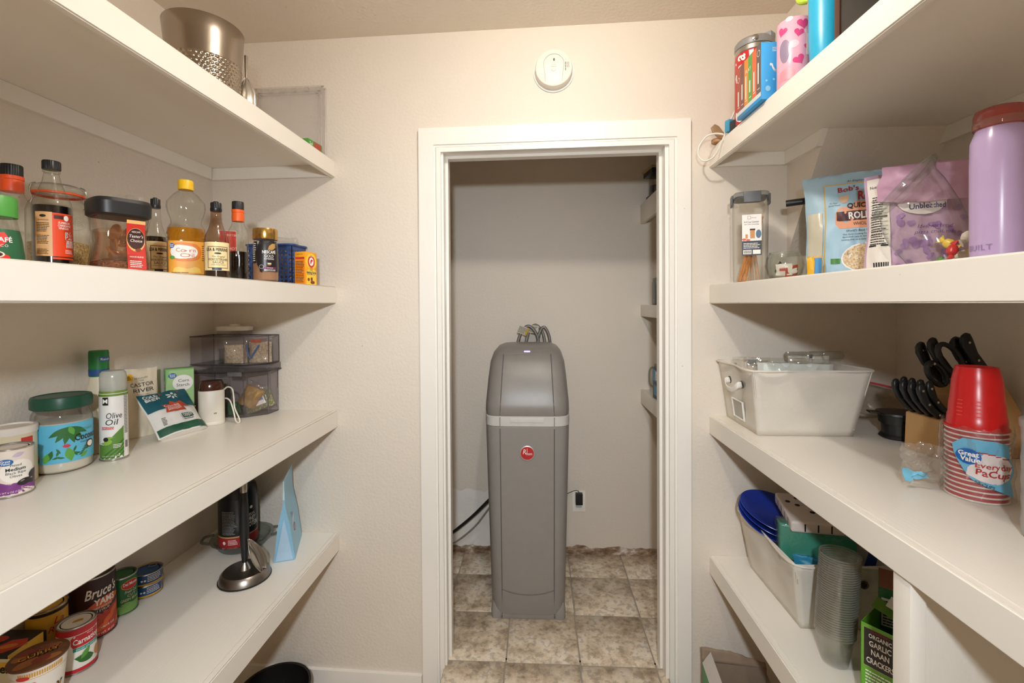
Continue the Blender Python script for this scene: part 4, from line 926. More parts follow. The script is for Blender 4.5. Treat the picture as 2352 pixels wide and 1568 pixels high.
def ramen_box():
    t = thing('ramen_box', 'black ramen packet with red chilli picture behind the noodle cup', 'box', (-1.225, 1.085, L4), .42); w_, d_, h_ = .092, .098, .118; t.location = (-1.268, 1.030, L4)
    t.rotation_euler = (0, 0, .04); face_box(t, w_, d_, h_, pm('#26211e')); mt, mf, mr = fr(w_, d_, 'T', h_), fr(w_, d_, 'F'), fr(w_, d_, 'R'); lb = decal(t, 'label', mt, .0005, pm('#c0391f'), PG([(-.02, -.02), (.02, -.03), (.05, 0), (.03, .02), (.0, .012)], 3), EL(-.035, .015, .02, .012)); decal(lb, 'label', mt, .0008, pm('#d77a28'), EL(.012, -.008, .018, .008, .3)); decal(lb, 'lettering', mt, .001, pm('#e0a437'), T('Fire Hot', -.035, -.01, .008, rot=.5)); l2 = decal(t, 'label', mf, .0005, pm('#e3d9b4'), R(-.064, .03, .064, .12)); decal(l2, 'label', mf, .0008, pm('#e3b23a'), PG([(-.064, .112), (.064, .112), (.064, .085), (.02, .1), (-.04, .094)], 3)); decal(l2, 'lettering', mf, .0012, PRINTK, T('Ramen', .026, .088, .020, bold=.03, shear=.1)); l3 = decal(t, 'label', mr, .0005, pm('#e0b53f'), R(-.04, .04, .04, .12))
ramen_box()
def yellow_can():
    x, y = -1.278, 1.130; t = tin('yellow_can', 'tall mustard yellow can with red script behind the evaporated milk', x, y, L4, .040, .150, pm('#d5a12c'), inner='#b08a3a'); mp = cyl(.04, phi(x, y)); decal(t, 'border', mp, .0005, PRINTK, R(-.06, .136, .06, .144, 30, 1)); decal(t, 'lettering', mp, .0008, pm('#b5241f'), T('La', .022, .108, .018, shear=.3), T('Reina', .022, .090, .014, shear=.3))
yellow_can()
def carnation():
    x, y = -1.185, 1.118; r, h = .0385, .118; t = tin('milk_can', 'red and white can with green chilli picture, front row of the low shelf', x, y, L4, r, h, pm('#ece7df'), inner='#6e6a6c'); mp = cyl(r, phi(x, y, .12))
    lb = decal(t, 'label', mp, .0004, pm('#c2202c'), R(-.10, .098, .10, .1135, 44, 2), R(-.1, .004, .1, .013, 44, 1), PG([(-.012, .066), (.040, .066), (.046, .074), (.046, .092), (.038, .100), (-.008, .100), (-.016, .09), (-.016, .074)], 4)); decal(lb, 'border', mp, .0007, PRINTW, R(-.018, .0965, .05, .0978, 16, 1)); decal(lb, 'border', mp, .0008, pm('#1d9186'), R(-.012, .0565, .048, .0650, 16, 1)); decal(lb, 'lettering', mp, .0011, PRINTW, T('Carnation', .016, .074, .013, w=.056, bold=.02), T('Nestlé', .022, .091, .004), T('DICED JALAPEÑOS', .018, .0585, .004, w=.048)); decal(lb, 'emblem', mp, .0010, pm('#2f6a2a'), LEAF(-.010, .040, .042, .020, -.25), EL(.012, .032, .016, .009, -.2)); decal(lb, 'emblem', mp, .0012, pm('#5a9a3c'), LEAF(.002, .034, .030, .012, .9)); decal(lb, 'emblem', mp, .0010, pm('#c98a3d'), EL(.042, .034, .010, .012))
    tp = flat((0, 0, h - .0028), (math.cos(phi(x, y) + PI / 2), math.sin(phi(x, y) + PI / 2), 0), (-math.cos(phi(x, y)), -math.sin(phi(x, y)), 0)); decal(t, 'price_sticker', tp, .0004, pm('#c79a35'), PG([(-.008, -.004), (.012, -.006), (.014, .002), (.004, .006), (-.006, .003)], 2))
carnation()
def yams():
    x, y = -1.262, 1.238; r, h = .051, .172; t = tin('yams_can', 'large dark red can of yams, tallest can on the low shelf', x, y, L4, r, h, pm('#3a1a20'), inner='#b3a27e'); mp = cyl(r, phi(x, y, .18))
    lb = decal(t, 'label', mp, .0004, pm('#b9361f'), PG([(-.02, .006), (.075, .006), (.075, .085), (.03, .075), (.0, .07), (-.02, .055)], 5)); decal(lb, 'label', mp, .0008, pm('#d9602a'), [EL(.01 + .017 * i, .03 + .017 * (i % 3), .016, .008, .5) for i in range(4)], LEAF(-.022, .092, .085, .030, .12)); decal(lb, 'lettering', mp, .0012, PRINTW, T("Bruce's", .010, .118, .026, w=.076, shear=.35, rot=.05, bold=.02), T('YAMS', .018, .094, .017, w=.050, bold=.03), T('SWEET POTATOES', .012, .083, .006, w=.046), T('IN SYRUP', .010, .075, .006), T('NET WT. 40 OZ', .016, .010, .0055, w=.05), T('VALUE SIZE', .024, .026, .005))
yams()
def beans():
    x, y = -1.263, 1.331; r, h = .037, .112; t = tin('beans_can', 'green can of cut green beans between the yams and the tuna', x, y, L4, r, h, pm('#1d6b36'), inner='#8a8384'); mp = cyl(r, phi(x, y, .25))
    lb = decal(t, 'label', mp, .0004, pm('#7ba957'), PG([(-.03, .005), (.04, .005), (.04, .034), (.02, .03), (.0, .036), (-.02, .028)], 4)); decal(lb, 'emblem', mp, .0007, pm('#e2b53c'), EL(.012, .086, .0235, .0145)); decal(lb, 'emblem', mp, .0010, pm('#c4222c'), EL(.012, .086, .022, .013)); decal(lb, 'lettering', mp, .0013, PRINTW, T('Del Monte', .012, .085, .0085, w=.037, bold=.02), T('Fresh Cut', .012, .062, .0085, shear=.3, w=.032)); decal(lb, 'lettering', mp, .0010, pm('#e6e3b8'), T('CUT', .014, .050, .008), T('GREEN BEANS', .012, .039, .0078, w=.05))
beans()
def tuna():
    for k, lab in ((0, 'blue and yellow tuna can, lower of the stacked pair'), (1, 'blue and yellow tuna can, upper of the stacked pair')):
        x, y = -1.264 + .003 * k, 1.420; r, h = .0415, .037; t = tin('tuna_can', lab, x, y, L4 + k * .0374, r, h, pm('#24548f'), group='tuna cans', inner='#c79a4c'); mp = cyl(r, phi(x, y, .2)); decal(t, 'border', mp, .0005, pm('#dba736'), R(-.08, .003, .08, .008, 40, 1)); decal(t, 'fine_print', mp, .0007, PRINTW, LINES(-.008, .012, .032, .032, 4, seed=k + 2), R(.036, .010, .046, .030, 4, 2), EL(-.014, .018, .003, .003), EL(-.022, .018, .003, .003)); decal(t, 'fine_print', mp, .0009, PRINTK, [R(.037 + .0013 * i, .011, .0377 + .0013 * i, .029, 1, 1) for i in range(7)])
        if k: part(t, 'pull_ring', tube([(-.006, .012, h - .001), (.006, .016, h - .001), (.01, .026, h - .001), (0, .032, h - .001), (-.01, .026, h - .001)], .0012, 6, 5, True), STEEL)
tuna()
def pie_and_whey():
    cx, cy = -1.135, 1.715
    t = thing('pie_dish', 'clear glass pie dish with two handles under the black tub', 'dish', (cx, cy, L4)); r = .100
    part(t, 'dish', lathe([(.001, .004), (.078, .004), (.082, .008), (r - .003, .034), (r + .008, .037), (r + .009, .040), (r - .001, .039), (r - .006, .036), (.079, .011), (.075, .008), (.001, .008)], 60, False, False, fn=lambda p, a: Vector((p.x * (1 + .012 * math.cos(24 * a)), p.y * (1 + .012 * math.cos(24 * a)), p.z)) if p.z > .03 else p), G('#dfe3df', .06, '#c9d2cf', .04, 1.6))
    for s in (-1, 1):
        c = Vector((s * .7, s * .714, 0)) if 0 else Vector((s * .93, s * .37, 0)); n = Vector((-c.y, c.x, 0)); part(t, 'handle', tube([c * .104 + n * .035 + Vector((0, 0, .039)), c * .130 + n * .022 + Vector((0, 0, .041)), c * .134 + Vector((0, 0, .041)), c * .130 - n * .022 + Vector((0, 0, .041)), c * .104 - n * .035 + Vector((0, 0, .039))], .005, 8, 6), G('#cfd6d2', .12, '#b9c4c0', .04, 1.6))
    x, y = -1.150, 1.712; f = phi(x, y); t = thing('protein_tub', 'large black protein powder tub with red band behind the towel holder', 'tub', (x, y, L4 + .009)); r = .066
    p = [(.060, 0), (r, .006), (r, .205), (.062, .225), (.052, .240)]; part(t, 'tub', lathe(p, 44), M('#161617', .35)); part(t, 'lid', lathe([(.052, .236), (.0545, .24), (.0545, .275), (.05, .28)], 44), BLACK); mp = cyl(r, f)
    lb = decal(t, 'label', mp, .0005, pm('#1c1c1e', .3), R(-.14, .012, .14, .19, 44, 2)); decal(lb, 'border', mp, .0008, pm('#a5292b'), R(-.11, .014, .11, .050, 44, 2)); decal(lb, 'border', mp, .0008, pm('#c7a06a'), R(-.11, .050, .11, .055, 44, 1)); decal(lb, 'lettering', mp, .0011, PRINTW, T('WHEY', .046, .098, .017, bold=.03, w=.042), T('PROTEIN', .048, .078, .017, bold=.03, w=.056), T('100%', .046, .118, .011), EL(.046, .150, .006, .006), EL(-.05, .032, .006, .006), LINES(-.035, .024, .0, .044, 4, seed=2)); decal(lb, 'fine_print', mp, .0009, pm('#9a9a98'), LINES(-.058, .062, -.004, .150, 16, seed=6), T('5 LB', -.02, .128, .007))
pie_and_whey()
def towel_holder():
    x, y = -.992, 1.508; t = thing('paper_towel_holder', 'upright paper towel holder with brushed steel base and black pole', 'towel holder', (x, y, L4))
    part(t, 'base', lathe([(.078, 0), (.0795, .003), (.074, .022), (.066, .030), (.02, .031), (.001, .031)], 56), M('#8f8881', .32, 1.0, bump=.06, bscale=220)); part(t, 'base_ring', lathe([(.0795, 0), (.0812, .001), (.0812, .004), (.0795, .005)], 56, False, False), BLACK); part(t, 'collar', lathe([(.019, .030), (.014, .044), (.009, .052), (.008, .055)], 28), STEEL)
    part(t, 'pole', lathe([(.0085, .055), (.0105, .075), (.0145, .14), (.0150, .19), (.0125, .26), (.0108, .292)], 28), M('#18191b', .4)); part(t, 'tip', lathe([(.0105, .292), (.0112, .296), (.0112, .345), (.008, .352)], 28), STEEL)
    L = 12
    def leaf(u, v):
        w = .030 * math.sin(PI * (v * .86 + .10)) ** .8; s = (u - .5) * 2
        return Vector((.060 - .040 * v ** 1.5 + .010 * s * s, .012 + w * s * .9 - .018 * v, .030 + .105 * v + .004 * math.cos(s * 2)))
    o = part(t, 'tension_leaf', surf(leaf, L, 18), STEEL); md = o.modifiers.new('thickness', 'SOLIDIFY'); md.thickness = .0015; o.rotation_euler = (0, 0, -.25)
    part(t, 'leaf_rib', tube([(.062, .012, .028), (.057, .008, .06), (.048, .002, .09), (.034, -.006, .125)], .0022, 6), STEEL).rotation_euler = (0, 0, -.25)
towel_holder()
def blue_pouch():
    t = thing('stand_up_pouch', 'light blue stand-up pouch with red mark by the door wall', 'pouch', (-.945, 1.700, L4), 0)
    # gusseted pouch seen from its narrow side: the broad faces lean together at the top
    o = [(-.035, 0), (.035, 0), (.020, .12), (.004, .20), (.002, .285), (-.002, .285), (-.004, .20), (-.022, .12)]
    bm_ = prism(o, -.095, .095, 'Y'); part(t, 'pouch', bm_, M('#86b9d6', .38, bump=.3, bscale=25)); t.rotation_euler = (0, 0, .36)
    part(t, 'gusset', prism([(-.029, .003), (.029, .003), (.001, .15), (-.001, .15)], -.097, -.0945, 'Y'), M('#a9c8e2', .4)); s = flat((.0278, 0, .06), (0, 1, 0), (-.12, 0, 1)); decal(t, 'label', s, .0012, pm('#c33b3b'), RING(-.02, .03, .013, .016, .005), EL(-.03, .085, .007, .006)); decal(t, 'label', s, .0010, PRINTW, LINES(-.06, .05, -.005, .075, 3, seed=4))
    part(t, 'seal', prism([(-.003, .222), (.003, .222), (.0015, .290), (-.0015, .290)], -.097, .097, 'Y'), M('#b5d3e0', .4))
blue_pouch()
def floor_pot():
    x, y = -.985, 1.655; t = thing('black_pot', 'black round pot on the floor under the low left shelf', 'pot', (x, y, ZF + .008)); r = .125
    part(t, 'pot', lathe([(.09, 0), (.105, .006), (r, .05), (r, .125), (r + .005, .130), (r + .004, .134), (r - .004, .132), (r - .006, .06), (.09, .012), (.001, .012)], 60), M('#1b1a1a', .35)); 
    for s in (-1, 1): part(t, 'handle', tube([(s * .125, -.03, .115), (s * .15, -.02, .12), (s * .152, .02, .12), (s * .125, .03, .115)], .007), M('#1b1a1a', .35))
floor_pot()

# ================================================================ left, top shelf
def steel_bucket():
    x, y = -.976, 1.329; t = thing('steel_bucket', 'tall brushed steel ice bucket with hammered lower half', 'bucket', (x, y, L1)); m1 = M('#a3978a', .24, 1.0, bump=.05, bscale=260, stretch=(1, 1, .04))
    rt, rb, h = .104, .084, .240; R_ = lambda z: rb + (rt - rb) * z / h
    part(t, 'upper_wall', lathe([(R_(.135), .135), (R_(.2), .2), (rt, h - .002), (rt - .001, h), (rt - .003, h), (R_(.2) - .003, .2), (R_(.02) - .003, .02), (.001, .015)], 64, False), m1)
    vs_, fs = [], []
    nu, nv = 210, 60
    def ham(u, v):
        a = 2 * PI * u; z = v * .135; row = v * 13; i = math.floor(row); cu = u * 46 + (.5 if i % 2 else 0); du = cu - math.floor(cu) - .5; dv = row - i - .5; d = math.sqrt(du * du + dv * dv)
        bmp = .0022 * max(0, math.cos(min(1, d / .46) * PI / 2)); r = R_(z) + bmp - (.004 * (1 - v * 40) if v < .025 else 0)
        return Vector((r * math.cos(a), r * math.sin(a), z))
    part(t, 'hammered_wall', surf(ham, nu, nv, True), M('#ab9f8e', .18, 1.0)); part(t, 'bottom', lathe([(rb - .004, 0), (rb - .004, .004), (.001, .004)], 48), m1)
steel_bucket()
def scoop():
    t = thing('steel_scoop', 'hammered steel serving spoon beside the steel bucket', 'spoon', (-.912, 1.428, L1), .6)
    part(t, 'bowl', loft([(0, .010, .006, 2), (.02, .020, .011, 2), (.06, .028, .014, 2), (.10, .027, .012, 2), (.125, .016, .008, 2), (.142, .006, .005, 2)], 28, fn=lambda p, a: p + Vector((.0008 * math.sin(p.z * 700) * math.cos(a * 14), .0008 * math.cos(a * 16), 0))), CHROME); part(t, 'handle', tube([(0, 0, .138), (0, .002, .17), (0, .006, .215)], lambda q: .004 + .002 * q, 8), CHROME)
scoop()
def plastic_lid():
    t = thing('container_cover', 'clear rounded plastic container lid leaning against the wall', 'lid', (-.983, 1.812, L1), 0); t.rotation_euler = (-.02, 0, K)
    def rr(w_, h_, r, n=6):
        o = []
        for cx, cz, a0 in ((w_ / 2 - r, r, -PI / 2), (w_ / 2 - r, h_ - r, 0), (-w_ / 2 + r, h_ - r, PI / 2), (-w_ / 2 + r, r, PI)):
            for i in range(n + 1): a = a0 + i * PI / 2 / n; o.append((cx + r * math.cos(a), cz + r * math.sin(a)))
        return o
    m1 = G('#fbfafa', .22, '#f3f0ee', .12, edge=.95)
    part(t, 'panel', prism(rr(.300, .293, .025), -.001, .001, 'Y'), m1); 
    for k, (w_, h_, z, r) in enumerate(((.304, .297, -.002, .028), (.27, .263, .015, .022), (.25, .243, .025, .02))):
        part(t, 'ridge', tube([(p[0], -.004, p[1] + z) for p in rr(w_, h_, r, 4)], .0035 if k == 0 else .0022, 6, 2, True), m1)
    for i in range(6): part(t, 'clip', box(-.13 + .05 * i, -.118 + .05 * i, -.008, -.002, .276, .292, .001), m1)
plastic_lid()
t = thing('small_carton', 'tiny green and red carton on the top left shelf by the wall', 'box', (-.868, 1.735, L1), -.1)
part(t, 'carton', box(-.02, .03, -.045, .045, 0, .046, .001), pm('#4d9440')); decal(t, 'label', flat((.0302, 0, 0), (0, 1, 0), (0, 0, 1)), .0004, pm('#a8402a'), R(-.01, .002, .04, .044)); decal(t, 'label', flat((.0302, 0, 0), (0, 1, 0), (0, 0, 1)), .0006, PRINTW, T('Sel', -.028, .026, .012))

ORD = ('first second third fourth fifth sixth seventh eighth ninth tenth eleventh twelfth thirteenth fourteenth fifteenth sixteenth seventeenth eighteenth nineteenth twentieth').split()
ORD += ['twenty-' + w_ for w_ in ORD[:9]] + ['thirtieth'] + ['thirty-' + w_ for w_ in ORD[:9]]
# ================================================================ far room: water softener and fittings
def softener():
    cx, cy = -.042, 2.298
    t = thing('water_softener', 'tall grey water softener cabinet with pale band standing in the far room', 'water softener', (cx, cy, 0), .0)
    GR = M('#8e8b88', .42, vary=.04, bump=.12, bscale=420); GL = M('#86827e', .36, vary=.04, bump=.10, bscale=420); BD = M('#c8c7c4', .45)
    S_ = [(.012, .168, .205, 7), (.03, .172, .210, 7), (.45, .184, .214, 7), (.84, .1945, .217, 7), (.880, .1950, .217, 7), (.884, .192, .214, 7)]
    part(t, 'cabinet', loft(S_, 72), GR)
    part(t, 'band', loft([(.884, .193, .215, 7), (.887, .1965, .219, 7), (.928, .1965, .219, 7), (.931, .194, .216, 7)], 72), BD)
    LS = [(.931, .193, .215, 7), (.945, .196, .218, 7, 0, 0), (.985, .195, .216, 7, 0, .001), (1.09, .187, .195, 6.5, 0, .018), (1.165, .179, .176, 6, 0, .034), (1.205, .166, .158, 5, 0, .046), (1.226, .148, .140, 4.5, 0, .058), (1.236, .125, .12, 4, 0, .066)]
    part(t, 'lid', loft(LS, 72), GL)
    def fy(secs, x, z):
        for a, b in zip(secs, secs[1:]):
            if a[0] <= z <= b[0]:
                k = (z - a[0]) / (b[0] - a[0]); rx, ry, n = [a[i] + (b[i] - a[i]) * k for i in (1, 2, 3)]
                ca = a[5] if len(a) > 4 else 0; cb = b[5] if len(b) > 4 else 0
                return -ry * max(0, 1 - abs(x / rx) ** n) ** (1 / n) + ca + (cb - ca) * k
        return -.2
    DK = M('#65625f', .6)
    for s in (-1, 1):
        xs = s * .118
        part(t, 'groove', tube([(xs * (1 + .04 * (z / .88)), fy(S_, xs * (1 + .04 * (z / .88)), z) + .0006, z) for z in (.02, .2, .4, .6, .75, .875)], .0028, 6, 4), DK)
        part(t, 'groove', tube([(xs * 1.04, fy([(.884, .1965, .219, 7), (.931, .1965, .219, 7)], xs * 1.04, z) + .0008, z) for z in (.887, .928)], .0022, 6, 2), M('#86837f', .6))
        part(t, 'groove', tube([(xs * (1.04 - .09 * q), fy(LS, xs * (1.04 - .09 * q), .935 + .268 * q) + .0006, .935 + .268 * q) for q in (0, .15, .35, .6, .85, 1)], .0026, 6, 4), DK)
    part(t, 'groove', tube([(x, fy(LS, x, 1.200) + .0006, 1.202) for x in (-.112, -.06, 0, .06, .112)], .002, 6, 4), M('#8f8a84', .5))
    part(t, 'groove', tube([(x, fy(S_, x, .12) + .0006, .115 + .022 * (x / .118) ** 2) for x in (-.119, -.08, -.04, 0, .04, .08, .119)], .0028, 6, 4), DK)
    # kick panel and the two rounded front feet
    part(t, 'kick_panel', box(-.118, .118, -.2065, -.15, 0.0, .03, .002), GR)
    for s in (-1, 1): part(t, 'foot', loft([(0, .026, .030, 3, s * .144, -.178), (.03, .028, .032, 3, s * .144, -.176), (.07, .02, .02, 3, s * .146, -.170)], 24), GR)
    part(t, 'latch_lip', box(-.075, .075, -.222, -.218, .905, .927, .0012), M('#d0cfcc', .45))
    part(t, 'indicator_light', box(-.0145, .0145, fy(LS, 0, 1.213) - .003, fy(LS, 0, 1.213) + .004, 1.208, 1.217, .001), M('#9a8cff', .3, emit=3.0))
    q = fy(S_, 0, .766) - .001
    bd = part(t, 'badge', lathe([(.0335, 0), (.0335, .003), (.031, .0042), (.001, .0042)], 40), M('#c9c4c0', .35, .6), (0, q, .766), (PI / 2, 0, 0))
    mp = flat((0, 0, .0045), (1, 0, 0), (0, 1, 0)); r = decal(bd, 'emblem', mp, .0002, pm('#b3232a'), EL(0, 0, .0295, .0295, 0, 32)); decal(bd, 'lettering', mp, .0006, PRINTW, T('R', -.0135, -.004, .022, shear=.2, w=.014), T('heem', .008, -.008, .0125, shear=.2, w=.028), R(-.001, -.004, .0005, .022, 1, 4))
softener()
def hoses():
    BR = M('#8c8a88', .35, .8, bump=.6, bscale=700)
    for i, (x0, x1, z, y) in enumerate(((-.105, .018, 1.318, 2.545), (-.060, .052, 1.322, 2.570), (.004, .080, 1.312, 2.548))):
        t = thing('flexible_hose', ['braided steel hose loop at the left behind the softener', 'braided steel hose loop in the middle behind the softener', 'braided steel hose loop at the right behind the softener'][i], 'hose', (x0, y, 1.10), 0, 'water hoses behind the softener')
        part(t, 'hose', tube([(0, 0, 0), (.002, 0, .11), ((x1 - x0) * .22, 0, z - 1.10 - .03), ((x1 - x0) * .55, -.004, z - 1.10), ((x1 - x0) * .9, 0, z - 1.10 - .05), (x1 - x0, .004, .08), (x1 - x0, .01, 0)], .0085, 10, 8), BR)
        if i < 2:
            lb = part(t, 'paper_tag', box(-.03, .03, -.0006, .0006, -.022, .022), M('#d8d2c2', .7), ((x1 - x0) * (.28 if i == 0 else .40), -.016, z - 1.10 - .022), (.25, .35 - .2 * i, .35 - .5 * i)); mp = flat((0, -.0008, 0), (1, 0, 0), (0, 0, 1)); decal(lb, 'fine_print', mp, .0003, PRINTK, LINES(-.026, -.018, .026, .018, 6, seed=i + 3)); 
            if i == 0: decal(lb, 'stripe', mp, .0004, pm('#caa43a'), R(.018, -.02, .03, .02))
hoses()
t = thing('drain_hose', 'black drain hose running down to the left of the softener', 'hose', (-.25, 2.50, .38)); part(t, 'hose', tube([(.05, .02, .03), (0, 0, 0), (-.11, .02, -.115), (-.235, .04, -.225), (-.36, .05, -.32), (-.5, .05, -.37)], .0085, 10), M('#1a1a1b', .45))
t = thing('drain_tube', 'thin grey tube sagging beneath the black drain hose', 'tube', (-.25, 2.53, .33)); part(t, 'tube', tube([(.06, .0, .03), (0, 0, -.0), (-.09, .0, -.115), (-.2, .02, -.215), (-.34, .02, -.29)], .0035, 8), M('#8f8f8c', .5))
def outlet():
    x, z = .240, .309; t = thing('wall_outlet', 'ivory duplex outlet on the far wall beside the softener', 'outlet', (x, 2.650, z)); IV = M('#f6f2e8', .35)
    part(t, 'plate', box(-.037, .037, -.006, 0, -.060, .060, .003), IV)
    for s in (-1, 1):
        k = part(t, 'receptacle', box(-.017, .017, -.0085, -.005, s * .021 - .014, s * .021 + .014, .004), M('#c9ced2', .4))
        for d in (-1, 1): part(k, 'slot', box(d * .006 - .001, d * .006 + .001, -.0092, -.0084, s * .021 - .001, s * .021 + .007), BLACK)
    part(t, 'screw', lathe([(.003, 0), (.002, .001)], 12), STEEL, (0, -.006, 0), (PI / 2, 0, 0))
    a = thing('power_adapter', 'black plug-in power adapter in the upper socket of the outlet', 'adapter', (x, 2.641, z + .022)); part(a, 'housing', box(-.020, .020, -.028, 0, -.032, .032, .003), BLACK)
    part(a, 'cord', tube([(.0, -.014, .030), (-.004, -.014, .044), (-.025, -.012, .045), (-.06, -.02, .034), (-.11, -.03, .02)], .0018, 6), BLACK)
outlet()
def far_goods():
    z = 1.994
    t = thing('coffee_maker', 'black appliance with glass jar on the far room top shelf', 'appliance', (.688, 2.53, z), .1); part(t, 'base', box(-.07, .07, -.07, .07, 0, .03, .004), BLACK); part(t, 'jar', lathe([(.035, .03), (.042, .04), (.042, .11), (.036, .13)], 28, True, False), GLASS, (-.03, 0, 0)); part(t, 'jar_fill', lathe([(.033, .032), (.040, .042), (.040, .075)], 28), M('#2a2d38', .4), (-.03, 0, 0)); part(t, 'column', box(.02, .07, -.05, .05, .03, .13, .004), M('#34343a', .4)); part(t, 'top', box(-.085, .075, -.07, .07, .13, .155, .004), BLACK); part(t, 'top_cover', box(-.09, .08, -.075, .075, .155, .168, .003), M('#a68a68', .5))
    z = 1.431
    t = thing('dark_jar', 'dark navy box with pale lettering on the far room middle shelf', 'box', (.685, 2.50, z), -.05); part(t, 'box', box(-.055, .055, -.05, .05, 0, .125, .006), M('#272b35', .3)); part(t, 'cover', box(-.050, .058, -.052, .052, .125, .145, .004), M('#20222b', .35)); decal(t, 'lettering', fr(.11, .1, 'F'), .0006, PRINTW, T('Café', -.015, .012, .014)); decal(t, 'lettering', fr(.11, .1, 'L'), .0006, PRINTW, T('C', 0, .012, .018))
    z = .953
    t = thing('glass_mug', 'clear glass mug with handle on the far room lower shelf', 'mug', (.688, 2.555, z)); part(t, 'mug', lathe([(.001, .01), (.034, .01), (.034, .004), (.036, .0), (.042, .004), (.043, .15), (.041, .152), (.040, .15), (.039, .016), (.001, .014)], 32, False, False), G('#e6ebe8', .04)); part(t, 'handle', tube([(-.040, -.004, .135), (-.060, -.008, .135), (-.070, -.010, .115), (-.070, -.010, .055), (-.058, -.008, .035), (-.040, -.004, .03)], .0055, 8), G('#d6dcd8', .12, '#c8d0cc'))
    t = thing('blue_carton', 'blue and dark carton in front of the glass mug in the far room', 'box', (.650, 2.37, z), .0); part(t, 'carton', box(-.045, .05, -.055, .055, 0, .15, .001), pm('#1f2f45')); l = decal(t, 'label', flat((-.045, 0, 0), (0, -1, 0), (0, 0, 1)), .0006, pm('#3a8fc4'), R(-.05, .09, .05, .148), R(-.03, .02, .045, .07)); decal(l, 'label', flat((-.045, 0, 0), (0, -1, 0), (0, 0, 1)), .0009, PRINTW, R(-.002, .098, .035, .142)); decal(l, 'lettering', flat((-.045, 0, 0), (0, -1, 0), (0, 0, 1)), .0012, PRINTK, T('2', .016, .106, .02), T('T', .016, .13, .008)); decal(l, 'label', flat((0, -.055, 0), (1, 0, 0), (0, 0, 1)), .0006, pm('#3a8fc4'), R(-.044, .09, .049, .148), R(-.035, .02, .04, .07))
far_goods()
def smoke_alarm():
    x, z = .074, 2.330; t = thing('smoke_alarm', 'round white smoke alarm on the wall above the doorway', 'smoke alarm', (x, wy(x), z), 0, rot=(PI / 2, 0, K)); W_ = M('#e8e4da', .45)
    part(t, 'mounting_plate', lathe([(.078, 0), (.078, .006), (.074, .008)], 56), M('#e4e6e6', .45)); part(t, 'cover', lathe([(.070, .006), (.0705, .030), (.068, .037), (.060, .041), (.001, .043)], 56), W_)
    mp = flat((0, 0, .0425), (1, 0, 0), (0, 1, 0)); L = M('#aaa59b', .6)
    o = [(-.0385 * math.cos(a) * -1, .010 + .0385 * math.sin(a)) for a in [(-.35 + i * (PI + .7) / 20) for i in range(21)]]
    path = [(-.032, -.052, .0425), (-.034, -.02, .0428)] + [(-p[0], p[1], .0428) for p in o] + [(.034, -.02, .0428), (.032, -.052, .0425)]
    part(t, 'cover_seam', tube(path, .0007, 5, 2), L); part(t, 'test_button', loft([(.042, .0105, .0165, 2.4, 0, 0), (.0445, .0105, .0165, 2.4, 0, 0), (.0455, .009, .015, 2.4, 0, 0)], 28), W_, (0, .0, 0)); part(t, 'button_seam', tube([(-.009, 0, .0457), (.009, 0, .0457)], .0005, 5, 2), L)
    part(t, 'sensor_slot', loft([(.0428, .0028, .0055, 2.4), (.0436, .0028, .0055, 2.4)], 16), M('#4a453f', .6), (.001, .027, 0))
    for i in range(3):
        for j in range(2 + (i == 0)): part(t, 'vent_slot', box(-.0012, .0012, -.0045, .0045, .0405, .0432), M('#5a544c' if i == 0 else '#a09a90', .6), (.044 + .006 * i, .012 - .011 * j, 0))
smoke_alarm()

# ================================================================ right, top shelf
def red_tumbler():
    x, y = .722, 1.566; f = phi(x, y); r = .059; t = thing('insulated_tumbler', 'red can-shaped drink tumbler with steel flip lid', 'tumbler', (x, y, R1)); p = [(.052, 0), (r, .012), (r, .225), (.057, .236)]
    part(t, 'body', lathe(p, 48), M('#c3262b', .3)); part(t, 'steel_rim', lathe([(.057, .236), (.0585, .238), (.0585, .252), (.057, .254)], 48), STEEL); part(t, 'lid', lathe([(.0585, .254), (.060, .258), (.060, .272), (.055, .279), (.001, .281)], 48), M('#8d8b8a', .4)); part(t, 'lid_latch', box(.0, .06, -.016, .016, .270, .288, .004), M('#8e9299', .45)).rotation_euler = (0, 0, -.9); part(t, 'lid_pivot', lathe([(.009, 0), (.009, .006), (.004, .008)], 20), CHROME, (-.022, -.052, .266), (PI / 2, 0, -.3))
    mp = cyl(r, f); lb = decal(t, 'emblem', mp, .0005, PRINTW, PG([(-.016, .232), (-.002, .232), (-.006, .19), (-.004, .14), (-.009, .14), (-.013, .19)], 5)); w_ = T('Coca-Cola', 0, 0, .040, 'L', shear=.25, bold=.02, w=.215); decal(t, 'lettering', mp, .0008, PRINTW, ([(-.028 - q[1], q[0] + .008) for q in w_[0]], w_[1]))
red_tumbler()
